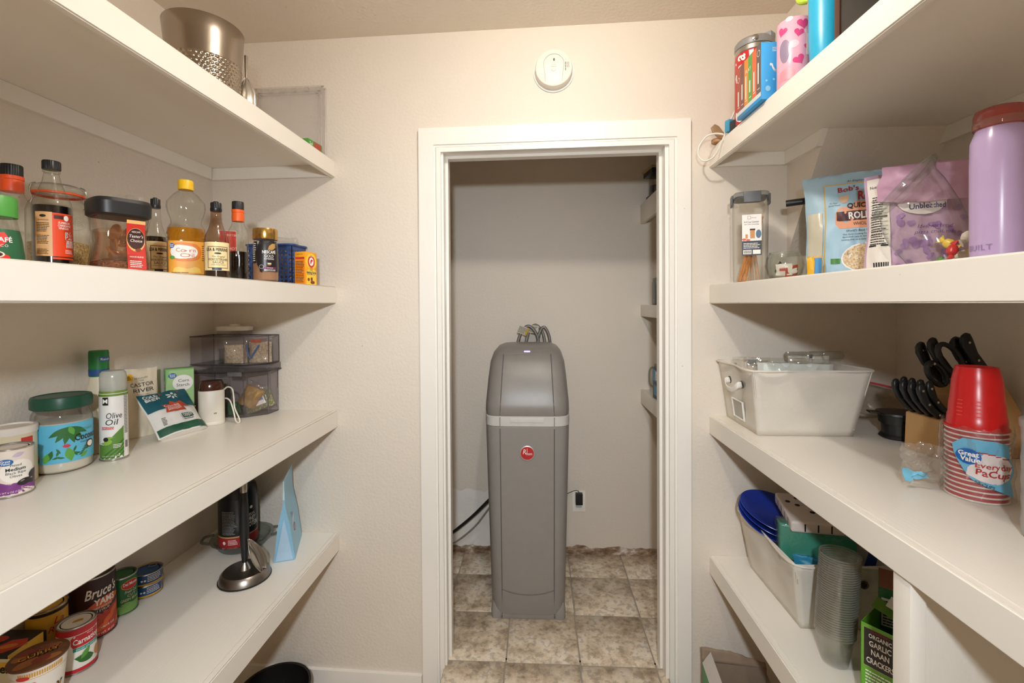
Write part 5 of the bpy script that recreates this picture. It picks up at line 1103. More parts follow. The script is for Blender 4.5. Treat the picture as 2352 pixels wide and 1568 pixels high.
def game_box():
    x0, x1, y0, y1, h = .638, .700, 1.345, 1.500, .160
    t = thing('rainbow_carton', 'blue carton with striped rainbow side overhanging the shelf edge', 'box', ((x0 + x1) / 2, (y0 + y1) / 2, R1)); w_, d_ = x1 - x0, y1 - y0; part(t, 'carton', box(-w_ / 2, w_ / 2, -d_ / 2, d_ / 2, 0, h, .001, 1), pm('#3d9fe0')); ml, mf = fr(w_, d_, 'L'), fr(w_, d_, 'F')
    cols = ['#a34a35', '#7a4a44', '#d98a2f', '#5b9a45', '#d8673a', '#5c5250']; s = d_ / 6
    for i, c in enumerate(cols): decal(t, 'stripe', ml, .0005, pm(c), R(-d_ / 2 + s * i, .022, -d_ / 2 + s * (i + 1), h - .001, 3, 3))
    decal(t, 'stripe', ml, .0005, pm('#cfd6dc'), R(-d_ / 2, .010, d_ / 2, .022))
    decal(t, 'fine_print', ml, .0009, PRINTW, [R(-d_ / 2 + s * (i + .3), .04 + .01 * (i % 2), -d_ / 2 + s * (i + .55), .085 + .012 * (i % 3), 1, 1) for i in range(6)], [R(-d_ / 2 + s * (i + .25), .034, -d_ / 2 + s * (i + .75), .036, 1, 1) for i in range(6)], RING(-d_ / 2 + s * 5.5, .135, .009, .009, .0015), RING(-d_ / 2 + s * .5, .12, .008, .008, .0015)); w2 = T('PLAY', 0, 0, .014, 'L', bold=.03); decal(t, 'lettering', ml, .0010, PRINTW, T('PLAY', -d_ / 2 + s * 3, .115, .011, w=.034))
    decal(t, 'emblem', mf, .0006, PRINTW, [R(.014 * math.cos(a) - .0 + .012, .095 + .020 * math.sin(a), .014 * math.cos(a + .2) + .012 + .003, .095 + .020 * math.sin(a) + .004, 1, 1) for a in [PI + i * .2 for i in range(15)]], EL(-.004, .097, .003, .004), LINES(0, .132, .026, .146, 3, seed=4)); decal(t, 'emblem', mf, .0006, pm('#8ecbf0'), EL(-.012, .03, .007, .008), EL(-.016, .052, .003, .003), EL(.004, .055, .003, .003))
game_box()
def pink_tin():
    x, y = .694, 1.283; f = phi(x, y); r, h = .040, .172; t = thing('pink_tin', 'glossy pink cylinder printed with hearts and a clear window', 'tin', (x, y, R1)); part(t, 'body', lathe([(r - .001, 0), (r, .002), (r, h - .003), (r - .002, h)], 48), M('#e3a9bd', .25)); mp = cyl(r, f)
    def heart(cu, cv, s, rot=0):
        o = [];
        for i in range(24):
            a = 2 * PI * i / 24; X = 16 * math.sin(a) ** 3; Y = 13 * math.cos(a) - 5 * math.cos(2 * a) - 2 * math.cos(3 * a) - math.cos(4 * a); o.append((cu + s * (X * math.cos(rot) - Y * math.sin(rot)) / 16, cv + s * (X * math.sin(rot) + Y * math.cos(rot)) / 16))
        return PG(list(reversed(o)), 3)
    decal(t, 'emblem', mp, .0006, pm('#d1467f', .25), heart(.022, .150, .015, .1), heart(-.028, .142, .013, -.4), heart(.012, .058, .014, .5), heart(.034, .09, .010, 0), heart(.012, .128, .012, -.2)); decal(t, 'window', mp, .0008, M('#8e7f97', .15), PG([(-.022 + .014 * math.cos(a) * (1 + .15 * math.sin(a)), .088 + .030 * math.sin(a)) for a in [2 * PI * i / 22 for i in range(22)]], 4)); decal(t, 'label', mp, .0007, PRINTW, R(.030, .07, .040, .125, 4, 2)); decal(t, 'emblem', mp, .0005, pm('#f1cbd6', .25), EL(0, .1, .012, .010), EL(-.01, .168, .009, .006), EL(.03, .13, .006, .006)); decal(t, 'label', mp, .0006, pm('#e58d9b'), PG([(-.04, .012), (.0, .012), (.004, .034), (-.014, .044), (-.036, .036)], 3))
pink_tin()
def blue_tumbler():
    x, y = .724, 1.196; r = .0365; t = thing('blue_tumbler', 'tall bright blue tumbler with lime green handle', 'tumbler', (x, y, R1)); part(t, 'body', lathe([(r * .86, 0), (r * .9, .004), (r, .09), (r * 1.02, .21), (r * 1.02, .24)], 44), M('#2aa6cf', .35)); part(t, 'lid', lathe([(r * 1.05, .24), (r * 1.05, .256), (r * .8, .26)], 40), M('#a5c63f', .4)); part(t, 'handle', tube([(-.028, .022, .245), (-.044, .030, .250), (-.050, .034, .225), (-.046, .032, .195), (-.030, .024, .190)], .006, 8), M('#b9cf45', .4)); mp = cyl(r, phi(x, y, .75)); decal(t, 'emblem', mp, .0008, PRINTW, RING(-.004, .10, .005, .012, .001))
blue_tumbler()
t = thing('black_case', 'black flat case with brown edge standing on the top right shelf', 'case', (.745, 1.02, R1), -.02); part(t, 'case', box(-.045, .05, -.10, .10, 0, .26, .004), M('#141312', .3)); part(t, 'edge_trim', box(-.047, -.043, .085, .103, 0, .262, .001), M('#4a2a1c', .4))
def cable_and_fan():
    x = .648; z = R1 + .006
    t = thing('white_cable', 'white charging cable looped over the end of the top right shelf', 'cable', (.690, 1.60, R1)); W_ = M('#e9e6de', .45)
    pts = [(.030, -.03, .004), (.012, -.02, .030), (-.004, .015, .038), (-.030, .055, .010), (-.046, .075, -.025), (-.062, .085, -.055), (-.085, .10, -.068), (-.112, .11, -.055), (-.118, .11, -.02), (-.100, .10, .012), (-.070, .085, .030), (-.050, .07, .030), (-.040, .05, .012), (-.020, .01, .04), (-.005, -.03, .075), (.008, -.06, .085)]
    pts = [(.022, -.02, .003), (-.004, .005, .022), (-.040, .045, -.012), (-.050, .060, -.040), (-.064, .075, -.062), (-.088, .090, -.066), (-.104, .098, -.042), (-.100, .096, -.010), (-.080, .085, .018), (-.055, .068, .022), (-.035, .045, .010)]
    part(t, 'cable', tube(pts, .0030, 8, 8), W_); part(t, 'cable', tube([(-.040, .045, -.012), (-.030, .020, .030), (-.016, -.010, .075), (.004, -.030, .095)], .0030, 8, 8), W_)
    t = thing('wooden_clip', 'tan wooden paddle and round base at the end of the top right shelf', 'wooden clip', (.668, 1.705, R1)); TN = M('#a08362', .55)
    part(t, 'base', loft([(0, .030, .022, 2.2), (.002, .032, .024, 2.2), (.012, .032, .024, 2.2), (.014, .030, .022, 2.2)], 32), M('#a97d50', .5)); part(t, 'paddle', loft([(0, .010, .004, 2.5), (.02, .014, .004, 2.5), (.05, .016, .004, 2.5), (.066, .010, .004, 2.5)], 24), TN, (.014, 0, .012), (.1, -.75, 0))
    t = thing('usb_charger', 'small black charger with blue end beside the rainbow carton', 'charger', (.680, 1.575, R1), .35); part(t, 'housing', box(-.018, .018, -.03, .03, 0, .035, .006), BLACK); part(t, 'blue_end', box(-.019, .019, .028, .05, .004, .045, .004), M('#3f93b8', .4))
cable_and_fan()

# ================================================================ right, second shelf
def canister():
    x, y = .733, 1.622; t = thing('pasta_canister', 'tall clear canister of spaghetti with grey clip lid', 'canister', (x, y, R2), -.30); w_, h = .051, .287
    part(t, 'body', loft([(0, w_ - .006, w_ - .006, 5), (.004, w_ - .002, w_ - .002, 5), (.012, w_, w_, 5), (h, w_ + .002, w_ + .002, 5)], 48, True, False), G('#fbfbf9', .02)); part(t, 'lid', loft([(h, w_ + .001, w_ + .001, 5), (h + .003, w_ + .004, w_ + .004, 5), (h + .012, w_ + .004, w_ + .004, 5), (h + .016, w_, w_, 5)], 48), G('#eceeee', .22, '#b9bcbd')); GY = M('#55585d', .45)
    part(t, 'seal', loft([(h - .004, w_ - .002, w_ - .002, 5), (h + .002, w_ - .001, w_ - .001, 5)], 40), GY); part(t, 'clip', box(-.026, .026, -w_ - .009, -w_ - .003, h - .022, h + .014, .003), GY); part(t, 'clip', box(-w_ - .009, -w_ - .003, -.022, .022, h - .024, h + .012, .003), GY); part(t, 'clip', box(w_ + .003, w_ + .009, -.022, .022, h - .024, h + .012, .003), GY)
    mp = flat((0, -w_ - .001, 0), (1, 0, 0), (0, 0, 1)); lb = decal(t, 'label', mp, .0008, pm('#efece8'), R(-.030, .090, .028, .225)); decal(lb, 'label', mp, .0011, pm('#252b3a'), R(-.030, .090, .028, .138)); decal(lb, 'picture', mp, .0012, pm('#c98a4a'), R(-.020, .146, -.013, .160), R(-.006, .146, .008, .174)); decal(lb, 'picture', mp, .0012, pm('#d4553c'), EL(-.024, .143, .006, .004), EL(-.012, .141, .007, .003)); decal(lb, 'picture', mp, .0012, pm('#4a6a86'), EL(.019, .160, .008, .014)); decal(lb, 'picture', mp, .0014, PRINTK, R(-.007, .173, .009, .178)); decal(lb, 'lettering', mp, .0015, PRINTK, T('8.4 Cup Canister', -.002, .198, .0055, w=.044), T('with Tritan Technology', -.002, .191, .0035, w=.044), FRAME(-.014, .210, -.004, .220, .0006), T('mainstays', .005, .213, .0028)); decal(lb, 'lettering', mp, .0016, PRINTW, LINES(-.026, .112, .024, .132, 4, seed=5), R(-.027, .094, -.002, .108), R(.002, .094, .025, .108)); decal(lb, 'barcode', mp, .0019, PRINTK, [R(-.025 + .0022 * i, .096, -.0238 + .0022 * i, .106, 1, 1) for i in range(10)])
    vs_, fs = [], []; rnd = random.Random(3); mes = []
    for i in range(90):
        bx, by = -.036 + .022 * rnd.random(), -.030 + .050 * rnd.random(); tx, ty = .010 + .028 * rnd.random(), -.028 + .05 * rnd.random(); zt = .205 + .02 * rnd.random()
        if i > 80: bx, tx = -.02 + .05 * rnd.random(), .036 * (rnd.random() - .2); 
        mes.append(tube([(bx, by, .006), (tx, ty, zt)], .0011, 5, 1))
    sp = part(t, 'spaghetti', joinm(*mes), M('#d18a3c', .5)); sp['kind'] = 'stuff'
canister()
def bowl():
    x, y = .782, 1.495; t = thing('glass_bowl', 'small round glass bowl holding sauce packets', 'bowl', (x, y, R2)); r = .054; p = [(.001, .003), (.026, .003), (.030, .0), (.034, .003), (.048, .022), (r, .048), (.050, .074), (.042, .088), (.043, .090), (.041, .090), (.048, .074), (r - .003, .048), (.046, .024), (.03, .008), (.001, .007)]
    part(t, 'bowl', lathe(p, 44, False, False), GLASS)
    for i, (lab, c, dx, dy, rt, L) in enumerate((('red sauce packet inside the glass bowl', '#b8442a', .014, -.012, .3, .05), ('white packet inside the glass bowl', '#e7e0d8', -.010, -.016, -.5, .045), ('dark packet inside the glass bowl', '#4a4540', -.022, .004, .9, .04))):
        q = thing('sauce_packet', lab, 'packet', (x + dx, y + dy, R2 + .012 + .006 * i), 0, 'packets in the glass bowl', rot=(.3, .25 * (i - 1), rt)); b = Bag(L, .036, .012, 2.0 + i, .003, .6, .3); part(q, 'packet', b.mesh(10, 10), pm(c, .35)); 
        if i == 0: decal(q, 'label', b.map(), .0012, PRINTW, R(-.012, .014, .012, .03, 4, 3))
        if i == 1: decal(q, 'label', b.map(), .0012, pm('#b8312c'), R(-.012, .016, .010, .024, 4, 3))
bowl()
def pan_handle():
    t = thing('black_pan', 'black pan resting on a dark pot behind the oats bag, handle sticking out', 'pan', (1.06, 1.585, R2 + .16), 0)
    t.location = (1.06, 1.540, R2); part(t, 'pan', lathe([(.08, 0), (.09, .004), (.105, .04), (.103, .042), (.088, .008), (.001, .006)], 44), M('#1a1a1b', .4), (.02, 0, .238)); part(t, 'handle', tube([(-.07, .0, .268), (-.13, .024, .270), (-.215, .068, .266)], .011, 10), BLACK); part(t, 'support', lathe([(.06, 0), (.065, .006), (.065, .236)], 36), M('#2a2a2b', .45), (.02, 0, 0))
pan_handle()
def oats_bag():
    x, y = .955, 1.428; t = thing('oats_bag', 'pale blue bag of rolled oats with a clear side window', 'bag', (x, y, R2), -.60); b = Bag(.262, .322, .085, 4.4, .009, .75, .05, 1.04, .02); part(t, 'bag', b.mesh(34, 34), M('#a9c8da', .38, bump=.25, bscale=22)); mp = b.map()
    decal(t, 'window', mp, .0008, M('#cfc9b6', .3), R(-.125, .035, -.085, .205, 8, 14)); decal(t, 'window', mp, .0011, OATS, R(-.122, .030, -.086, .075, 6, 5))
    lb = decal(t, 'label', mp, .0010, pm('#a5c9de'), R(-.078, .018, .10, .285, 22, 24)); decal(lb, 'border', mp, .0012, pm('#d9b255'), [R(-.080, .016, -.077, .287, 1, 24), R(-.08, .285, .11, .288, 16, 1), R(-.08, .016, .11, .019, 16, 1)])
    decal(lb, 'emblem', mp, .0014, pm('#e8a07a'), PG([(-.045, .150), (.10, .150), (.10, .228), (.0, .228), (-.012, .215), (-.045, .212), (-.055, .195), (-.055, .165)], 5)); decal(lb, 'emblem', mp, .0018, pm('#4a2328'), R(-.052, .172, .10, .200, 20, 3)); decal(lb, 'emblem', mp, .0014, PRINTW, EL(.025, .062, .062, .044)); decal(lb, 'emblem', mp, .0018, OATS, EL(.025, .062, .058, .040)); decal(lb, 'emblem', mp, .0014, pm('#4e8a4a'), R(-.064, .046, -.038, .062))
    decal(lb, 'emblem', mp, .0016, pm('#d8b89a'), EL(-.030, .240, .013, .015)); decal(lb, 'emblem', mp, .0018, pm('#9cc0d4'), EL(-.032, .254, .016, .006))
    decal(lb, 'lettering', mp, .0018, pm('#a32428'), T("Bob's", -.020, .262, .015, bold=.02, w=.050, rot=.08), T('Red Mill', .050, .236, .026, bold=.03, w=.090, rot=.08)); decal(lb, 'lettering', mp, .0018, PRINTK, T('An Employee-Owned Company', .030, .2915, .006, shear=.2, w=.11), T('QUICK', .008, .209, .014, bold=.03), T('WHOLE GRAIN', .030, .157, .010, w=.08), T("World's Best Oatmeal", .012, .139, .007, shear=.2, w=.085), T('Our Quick Cooking Rolled Oats are', .010, .130, .0045, w=.095), T('farm-fresh oats in the world. Each', .010, .122, .0045, w=.095), T('cooking time, so a tasty bowl of whole', .010, .114, .0045, w=.10), T('To Your', -.058, .226, .004, shear=.3), T('Good Health', -.056, .219, .004, shear=.3), T('YOU CAN SEE OUR QUALITY!', .025, .012, .005, w=.085), T('NET WT 32 OZ', .010, .0025, .0085, w=.075)); decal(lb, 'lettering', mp, .0022, PRINTW, T('ROLLED', .022, .177, .019, bold=.03, w=.088))
oats_bag()
t = thing('yellow_packet', 'small yellow and blue packet at the foot of the oats bag', 'packet', (.838, 1.435, R2), -.5); b = Bag(.04, .07, .02, 3.0, .003); part(t, 'packet', b.mesh(10, 12), pm('#e5b02c')); decal(t, 'label', b.map(), .0010, pm('#4a90c8'), R(.0, .004, .018, .066, 4, 6))
def purple_bag():
    x, y = .958, 1.215; t = thing('flour_bag', 'purple patterned flour bag with folded top and white side panel', 'bag', (x, y, R2), -.62); b = Bag(.205, .262, .085, 6.6, .010, .85, .35, 1.0, .01); part(t, 'bag', b.mesh(34, 32), M('#c3a3c2', .5, bump=.4, bscale=24)); mp = b.map()
    part(t, 'folded_top', Bag(.190, .085, .06, 8.8, .010, .8, .6, .9).mesh(24, 14), M('#c9a0bf', .5, bump=.6, bscale=26), (.012, -.026, .185), (.35, .06, .02)); lb = decal(t, 'side_panel', mp, .0010, pm('#e9e4de'), R(-.098, .006, -.050, .252, 10, 26)); decal(lb, 'fine_print', mp, .0014, PRINTK, T('Nutrition Facts', -.074, .226, .0075, w=.040), T('10', -.064, .190, .011, bold=.04), LINES(-.092, .078, -.056, .205, 20, seed=3), [R(-.094, .082 + .011 * i, -.054, .0828 + .011 * i, 3, 1) for i in range(11)], R(-.094, .150, -.054, .153, 3, 1), R(-.094, .075, -.054, .079, 3, 1)); decal(lb, 'barcode', mp, .0014, PRINTK, [R(-.084 + .0042 * i, .008, -.0815 + .0042 * i, .034, 1, 2) for i in range(7)])
    rnd = random.Random(12); decal(t, 'pattern', mp, .0010, pm('#9f78b3'), [EL(-.035 + .13 * rnd.random(), .015 + .16 * rnd.random(), .007 + .004 * rnd.random(), .004 + .003 * rnd.random(), rnd.random() * 3, 12) for _ in range(40)]); decal(t, 'label', mp, .0014, pm('#f0e9ec'), EL(.012, .185, .050, .040)); decal(t, 'lettering', mp, .0018, pm('#3f2466'), T('Unbleached', .020, .160, .013, w=.075, bold=.02)); decal(t, 'lettering', mp, .0016, pm('#6b3f8f'), T('Ideal for bread,', .035, .112, .009, shear=.2, w=.075), T('pizza crust, rolls', .035, .098, .009, shear=.2, w=.085))
purple_bag()
def candy_jar():
    x, y = .920, 1.078; t = thing('candy_jar', 'clear slanted-mouth candy jar holding a few wrapped sweets', 'jar', (x, y, R2), -.70); r = .066
    def sk(p, a):
        k = max(0, min(1, (p.z - .03) / .155)); return Vector((p.x - .42 * p.z, p.y, p.z + 1.15 * k * p.x + .012 * k))
    part(t, 'jar', lathe([(.05, 0), (.060, .005), (r, .03), (r, .09), (.062, .12), (.056, .15), (.05, .17), (.053, .185)], 48, True, False, fn=sk), GLASS); part(t, 'mouth_ring', lathe([(.051, .176), (.056, .180), (.057, .188), (.053, .192), (.049, .188)], 48, False, False, fn=sk), G('#e9ecea', .10, '#dde2df'))
    rnd = random.Random(5); cs = ['#c9302c', '#5b9a3a', '#d8a83a', '#efe6dc', '#c9302c', '#4f8f35', '#e2c04a', '#efe6dc']
    labs = ['red wrapped sweet in the candy jar', 'green wrapped sweet in the candy jar', 'gold wrapped sweet in the candy jar', 'white wrapped sweet in the candy jar', 'second red wrapped sweet, higher in the candy jar', 'second green wrapped sweet, low in the candy jar', 'yellow wrapped sweet in the candy jar', 'second white wrapped sweet, high in the candy jar']
    for i, c in enumerate(cs):
        q = thing('wrapped_sweet', labs[i], 'sweet', (x + .025 + .034 * math.cos(i * 2.4) * .8, y - .005 + .034 * math.sin(i * 2.4) * .8, R2 + .010 + .009 * i), 0, 'sweets in the candy jar', rot=(rnd.random(), rnd.random(), rnd.random() * 3)); part(q, 'sweet', loft([(-.012, .004, .004, 2), (-.009, .009, .008, 2), (0, .011, .010, 2.4), (.009, .009, .008, 2), (.012, .004, .004, 2)], 16), pm(c, .3)); part(q, 'wrapper_end', loft([(.012, .003, .003, 2), (.022, .011, .003, 2)], 12, fn=lambda p, a: p + Vector((0, .002 * math.cos(6 * a), 0))), pm(c, .3)); part(q, 'wrapper_end', loft([(-.022, .011, .003, 2), (-.012, .003, .003, 2)], 12), pm(c, .3))
candy_jar()
def purple_bottle():
    x, y = .903, .950; f = phi(x, y); t = thing('water_bottle', 'lilac water bottle with translucent pink lid at the right frame edge', 'bottle', (x, y, R2)); r = .0418; p = [(.036, 0), (.039, .003), (r, .03), (r * 1.02, .2), (r * 1.0, .245), (r * .86, .263), (r * .82, .27)]
    part(t, 'body', lathe(p, 52), M('#b8a2cc', .24, vary=.03)); part(t, 'lid', lathe([(r * .86, .268), (r * .90, .272), (r * .90, .296), (r * .84, .305), (r * .5, .310), (.001, .311)], 48), G('#e8a8a0', .35, '#d8807a', .05)); part(t, 'lid_inner', lathe([(r * .6, .272), (r * .6, .30), (r * .3, .304)], 32), M('#c8645a', .4)); part(t, 'lid_ring', lathe([(r * .91, .270), (r * .93, .273), (r * .93, .282), (r * .91, .285)], 48, False, False), G('#e6c2b8', .4, '#d8a89c')); w_ = T('BUILT', 0, 0, .010, 'L', sp=1.2); decal(t, 'lettering', cyl(r * 1.0, f), .0012, M('#8f7aa8', .35), T('BUILT', -.030, .032, .011, 'C', sp=1.1))
purple_bottle()

# ================================================================ right, third shelf
CANV = M('#dcd6cb', .85, vary=.07, vscale=9, bump=.35, bscale=500)
def canvas_bin(label, pts_b, pts_t, z0, z1, handle, group='canvas storage bins'):
    """fabric bin from four base and four top corners (world x,y), front-left first, anticlockwise"""
    ox, oy = pts_b[0]; t = thing('canvas_bin', label, 'basket', (ox, oy, z0), 0, group)
    names = ['front_panel', 'end_panel', 'back_panel', 'end_panel']
    B = [Vector((p[0] - ox, p[1] - oy, 0)) for p in pts_b]; Tp = [Vector((p[0] - ox, p[1] - oy, z1 - z0)) for p in pts_t]
    for i in range(4):
        j = (i + 1) % 4
        def f(u, v, i=i, j=j):
            p = B[i].lerp(B[j], u).lerp(Tp[i].lerp(Tp[j], u), v); n = (B[j] - B[i]).cross(Vector((0, 0, 1))).normalized()
            return p + n * (.006 * math.sin(PI * u) * math.sin(PI * v * .8) * nz((u * 3, v * 3, i), 1.0, 4.4 + i) * 1.6)
        o = part(t, names[i], surf(f, 16, 10), CANV); md = o.modifiers.new('thickness', 'SOLIDIFY'); md.thickness = .004; md.offset = -1
    part(t, 'bottom', raw([v + Vector((0, 0, .004)) for v in B], [(0, 1, 2, 3)]), CANV)
    part(t, 'hem', tube([Tp[0], Tp[0].lerp(Tp[1], .5), Tp[1], Tp[1].lerp(Tp[2], .5), Tp[2], Tp[2].lerp(Tp[3], .5), Tp[3], Tp[3].lerp(Tp[0], .5)], .0035, 6, 6, True), CANV)
    return t, B, Tp
def end_fittings(t, a, b, ta, tb, frame=True, strap=True):
    """two eyelets with a webbing handle and a label frame on an end panel; a..b base, ta..tb top"""
    P = lambda u, v: a.lerp(b, u).lerp(ta.lerp(tb, u), v); ux = (b - a).normalized(); n = ux.cross(Vector((0, 0, 1))).normalized(); vz = (ta - a).normalized()
    for u in (.32, .68):
        c = P(u, .72) + n * .002; e = part(t, 'eyelet', tube([c + ux * (.011 * math.cos(q)) + vz * (.011 * math.sin(q)) for q in [i * PI / 4 for i in range(8)]], .0022, 6, 3, True), M('#6d6258', .35, .8))
        part(t, 'eyelet_hole', raw([c + ux * (.010 * math.cos(q)) + vz * (.010 * math.sin(q)) for q in [i * PI / 5 for i in range(10)]], [tuple(range(10))]), M('#3a342e', .8))
    if strap:
        pts = [P(.32, .72) + n * .0, P(.32, .70) + n * .018, P(.40, .62) + n * .026, P(.5, .60) + n * .028, P(.6, .62) + n * .026, P(.68, .70) + n * .018, P(.68, .72)]; pth = spline(pts, 8); o = part(t, 'strap', surf(lambda u, v: pth[min(len(pth) - 1, int(round(u * (len(pth) - 1))))] + vz * ((v - .5) * .020), len(pth) - 1, 3), M('#e6e2da', .75)); md = o.modifiers.new('thickness', 'SOLIDIFY'); md.thickness = .0025
    if frame:
        c = [P(.34, .12) + n * .004, P(.66, .12) + n * .004, P(.66, .42) + n * .004, P(.34, .42) + n * .004]; part(t, 'label_frame', tube([c[0], c[1], c[2], c[3]], .0035, 4, 1, True), M('#e5e2dc', .4)); part(t, 'label_card', raw([p - n * .002 for p in c], [(0, 1, 2, 3)]), M('#b9b4a8', .5))
t, B, Tp = canvas_bin('white canvas bin with webbing handle standing upright on the middle right shelf', [(.710, 1.512), (1.002, 1.512), (.995, 1.755), (.715, 1.765)], [(.676, 1.474), (1.040, 1.478), (1.035, 1.757), (.684, 1.770)], R3, R3 + .212, True)
end_fittings(t, B[3], B[0], Tp[3], Tp[0])
def bin_goods():
    for i, (lab, x, y, w_, h, c, film, sd) in enumerate((('clear plastic bag of white cloth poking from the upright canvas bin', .86, 1.58, .26, .232, '#dfe3df', True, 2.0), ('clear plastic packet at the left inside the upright canvas bin', .765, 1.68, .12, .226, '#cbbfae', True, 5.0), ('second clear plastic bag at the right inside the upright canvas bin', .95, 1.66, .15, .248, '#cfc8bd', True, 7.0))):
        q = thing('plastic_bag', lab, 'bag', (x, y, R3 + .006), -.25 + .1 * i, 'bags in the canvas bin'); part(q, 'contents', Bag(w_ * .9, h * .94, .06, sd, .012, .8, .5).mesh(), M(c, .7)); part(q, 'film', Bag(w_, h, .075, sd + .3, .014, .8, .35).mesh(), FILM)
        if i: decal(q, 'label', Bag(w_, h, .075, sd + .3, .014, .8, .35).map(), .002, M('#6d7278', .5), R(-.012, h - .018, .006, h - .006, 3, 3))
    t = thing('plastic_roll', 'clear rolled plastic sheet lying across the back of the canvas bin', 'roll', (1.0, 1.70, R3 + .214), -.1); part(t, 'roll', tube([(-.10, 0, .02), (0, 0, .022), (.085, 0, .024)], .014, 12, 4), G('#eceae4', .25, '#e2ddd2', .1))
bin_goods()
def black_press():
    x, y = 1.150, 1.500; t = thing('black_container', 'low black oval container with a protruding flat lid beside the knife block', 'container', (x, y, R3), -.3); K_ = M('#1d1c1c', .42); part(t, 'base', loft([(0, .062, .048, 2.6), (.003, .064, .050, 2.6), (.010, .060, .046, 2.6), (.013, .056, .044, 2.6), (.045, .058, .045, 2.6)], 40), K_); part(t, 'collar', loft([(.045, .060, .047, 2.8), (.046, .064, .051, 2.8), (.072, .066, .052, 2.8)], 40), K_); part(t, 'lid', loft([(.072, .070, .055, 2.8), (.074, .072, .056, 2.8), (.080, .070, .055, 2.8), (.083, .05, .04, 2.5), (.084, .02, .02, 2)], 40), K_); part(t, 'lid_tab', box(-.095, -.06, -.018, .018, .074, .079, .002), K_); part(t, 'screw_hole', lathe([(.0035, 0), (.003, .001)], 12), M('#050505', .9), (-.020, -.0535, .058), (PI / 2, 0, 0))
black_press()
t = thing('zip_bag', 'clear zip bag with red zipper leaning against the wall behind the knives', 'bag', (1.165, 1.70, R3), -.35); b = Bag(.22, .115, .05, 9.0, .008, .9, .1); part(t, 'film', b.mesh(), G('#efebe6', .12, '#d8d0c6', .1, 1.45, .6, 40)); part(t, 'zipper', tube([b.pos(-.98, .98) + Vector((0, -.002, 0)), b.pos(-.3, .985) + Vector((0, -.002, 0)), b.pos(.4, .98) + Vector((0, -.002, 0)), b.pos(.98, .97) + Vector((0, -.002, 0))], .004, 6), M('#c8464a', .4)); t.rotation_euler = (0, .22, -.35); t.location = (1.165, 1.70, R3 + .03)
def knives():
    ox, oy = 1.080, 1.350; rz = -1.50; t = thing('knife_block', 'beech wood knife block full of black-handled knives', 'knife block', (ox, oy, R3), rz); WD = M('#c49a63', .45, vary=.10, vscale=14, stretch=(1, 1, .12), bump=.05)
    part(t, 'block', prism([(0, 0), (.225, 0), (.225, .125), (.175, .205), (.13, .215), (.066, .170), (.064, .122), (.004, .105)], -.055, .055, 'X', .0015), WD)
    X = Vector((math.cos(rz), math.sin(rz), 0)); Y = Vector((-math.sin(rz), math.cos(rz), 0)); O = Vector((ox, oy, R3)); D = Vector((0, -.60, .80))
    def knife(label, lx, ly, lz, L, w_, tw, cat='knife', name='steak_knife', group='steak knives in the block', tilt=0.0):
        k = thing(name, label, cat, O + X * lx + Y * ly + Vector((0, 0, lz)), 0, group); k.rotation_euler = (math.atan2(.60, .80), tilt, rz)
        def bend(p, a): q = p.z / L; return Vector((p.x, p.y - .010 * math.sin(PI * min(1, q)) * (-1 if 0 else 1) + (.006 * max(0, q - .75) * 4), p.z))
        part(k, 'handle', loft([(.0, tw, w_ * .78, 3), (L * .06, tw, w_ * .85, 3), (L * .3, tw * 1.05, w_ * .80, 3), (L * .6, tw * 1.05, w_ * .9, 3), (L * .86, tw, w_ * 1.15, 3), (L * .96, tw * .9, w_ * .95, 3), (L, tw * .55, w_ * .5, 3)], 20, fn=bend), M('#151618', .38))
        part(k, 'blade', box(-.0008, .0008, -w_ * .7, w_ * .7, -.05, .002), STEEL)
        for q in (.14, .5, .86): part(k, 'rivet', lathe([(.0034, 0), (.0034, .0012), (.002, .0018)], 14), CHROME, (-tw * 1.0 - .0006 if 0 else tw * 1.04, -.010 * math.sin(PI * q) + .006 * max(0, q - .75) * 4, L * q), (0, PI / 2, 0))
    o_ = ['first', 'second', 'third', 'fourth']
    for r_ in range(2):
        for i in range(4): knife('steak knife in the %s row of the block, %s from the red cup' % (['front', 'rear'][r_], o_[i]), .040 - .0265 * i, .020 + .024 * r_, .108 + .006 * r_, .112, .0105, .0072)
    for i, (lx, ly, lz, L, w_, lab) in enumerate(((-.034, .100, .195, .135, .014, 'large kitchen knife in the far rear slot of the block'), (-.010, .115, .205, .140, .014, 'large kitchen knife in the second rear slot of the block'), (.018, .150, .213, .135, .015, 'large kitchen knife in the third rear slot of the block'), (.040, .165, .212, .150, .016, 'largest kitchen knife in the near rear slot of the block'))): knife(lab, lx, ly, lz, L, w_, .0085, name='kitchen_knife', group='large knives in the block')
    s = thing('kitchen_scissors', 'black-handled kitchen scissors standing in the knife block', 'scissors', O + X * .030 + Y * .085 + Vector((0, 0, .178)), 0); s.rotation_euler = (math.atan2(.60, .80), 0, rz); K_ = M('#17181a', .38)
    part(s, 'blades', prism([(-.014, -.05), (.014, -.05), (.017, .02), (.010, .045), (-.010, .045), (-.017, .02)], -.003, .003, 'X'), STEEL); part(s, 'pivot', lathe([(.006, 0), (.006, .002), (.003, .003)], 18), CHROME, (.003, 0, .018), (0, PI / 2, 0))
    for d, a, b2 in ((-1, .020, .036), (1, .024, .048)):
        c = Vector((0, d * .026, .045 + b2)); part(s, 'finger_loop', tube([c + Vector((.002 * d, math.sin(q) * a, -math.cos(q) * b2)) for q in [i * PI / 6 for i in range(12)]], .0068, 8, 4, True), K_); part(s, 'rivet', lathe([(.0034, 0), (.0034, .001)], 14), CHROME, (.0075, d * .02, .055 + b2 * 1.6), (0, PI / 2, 0))
knives()
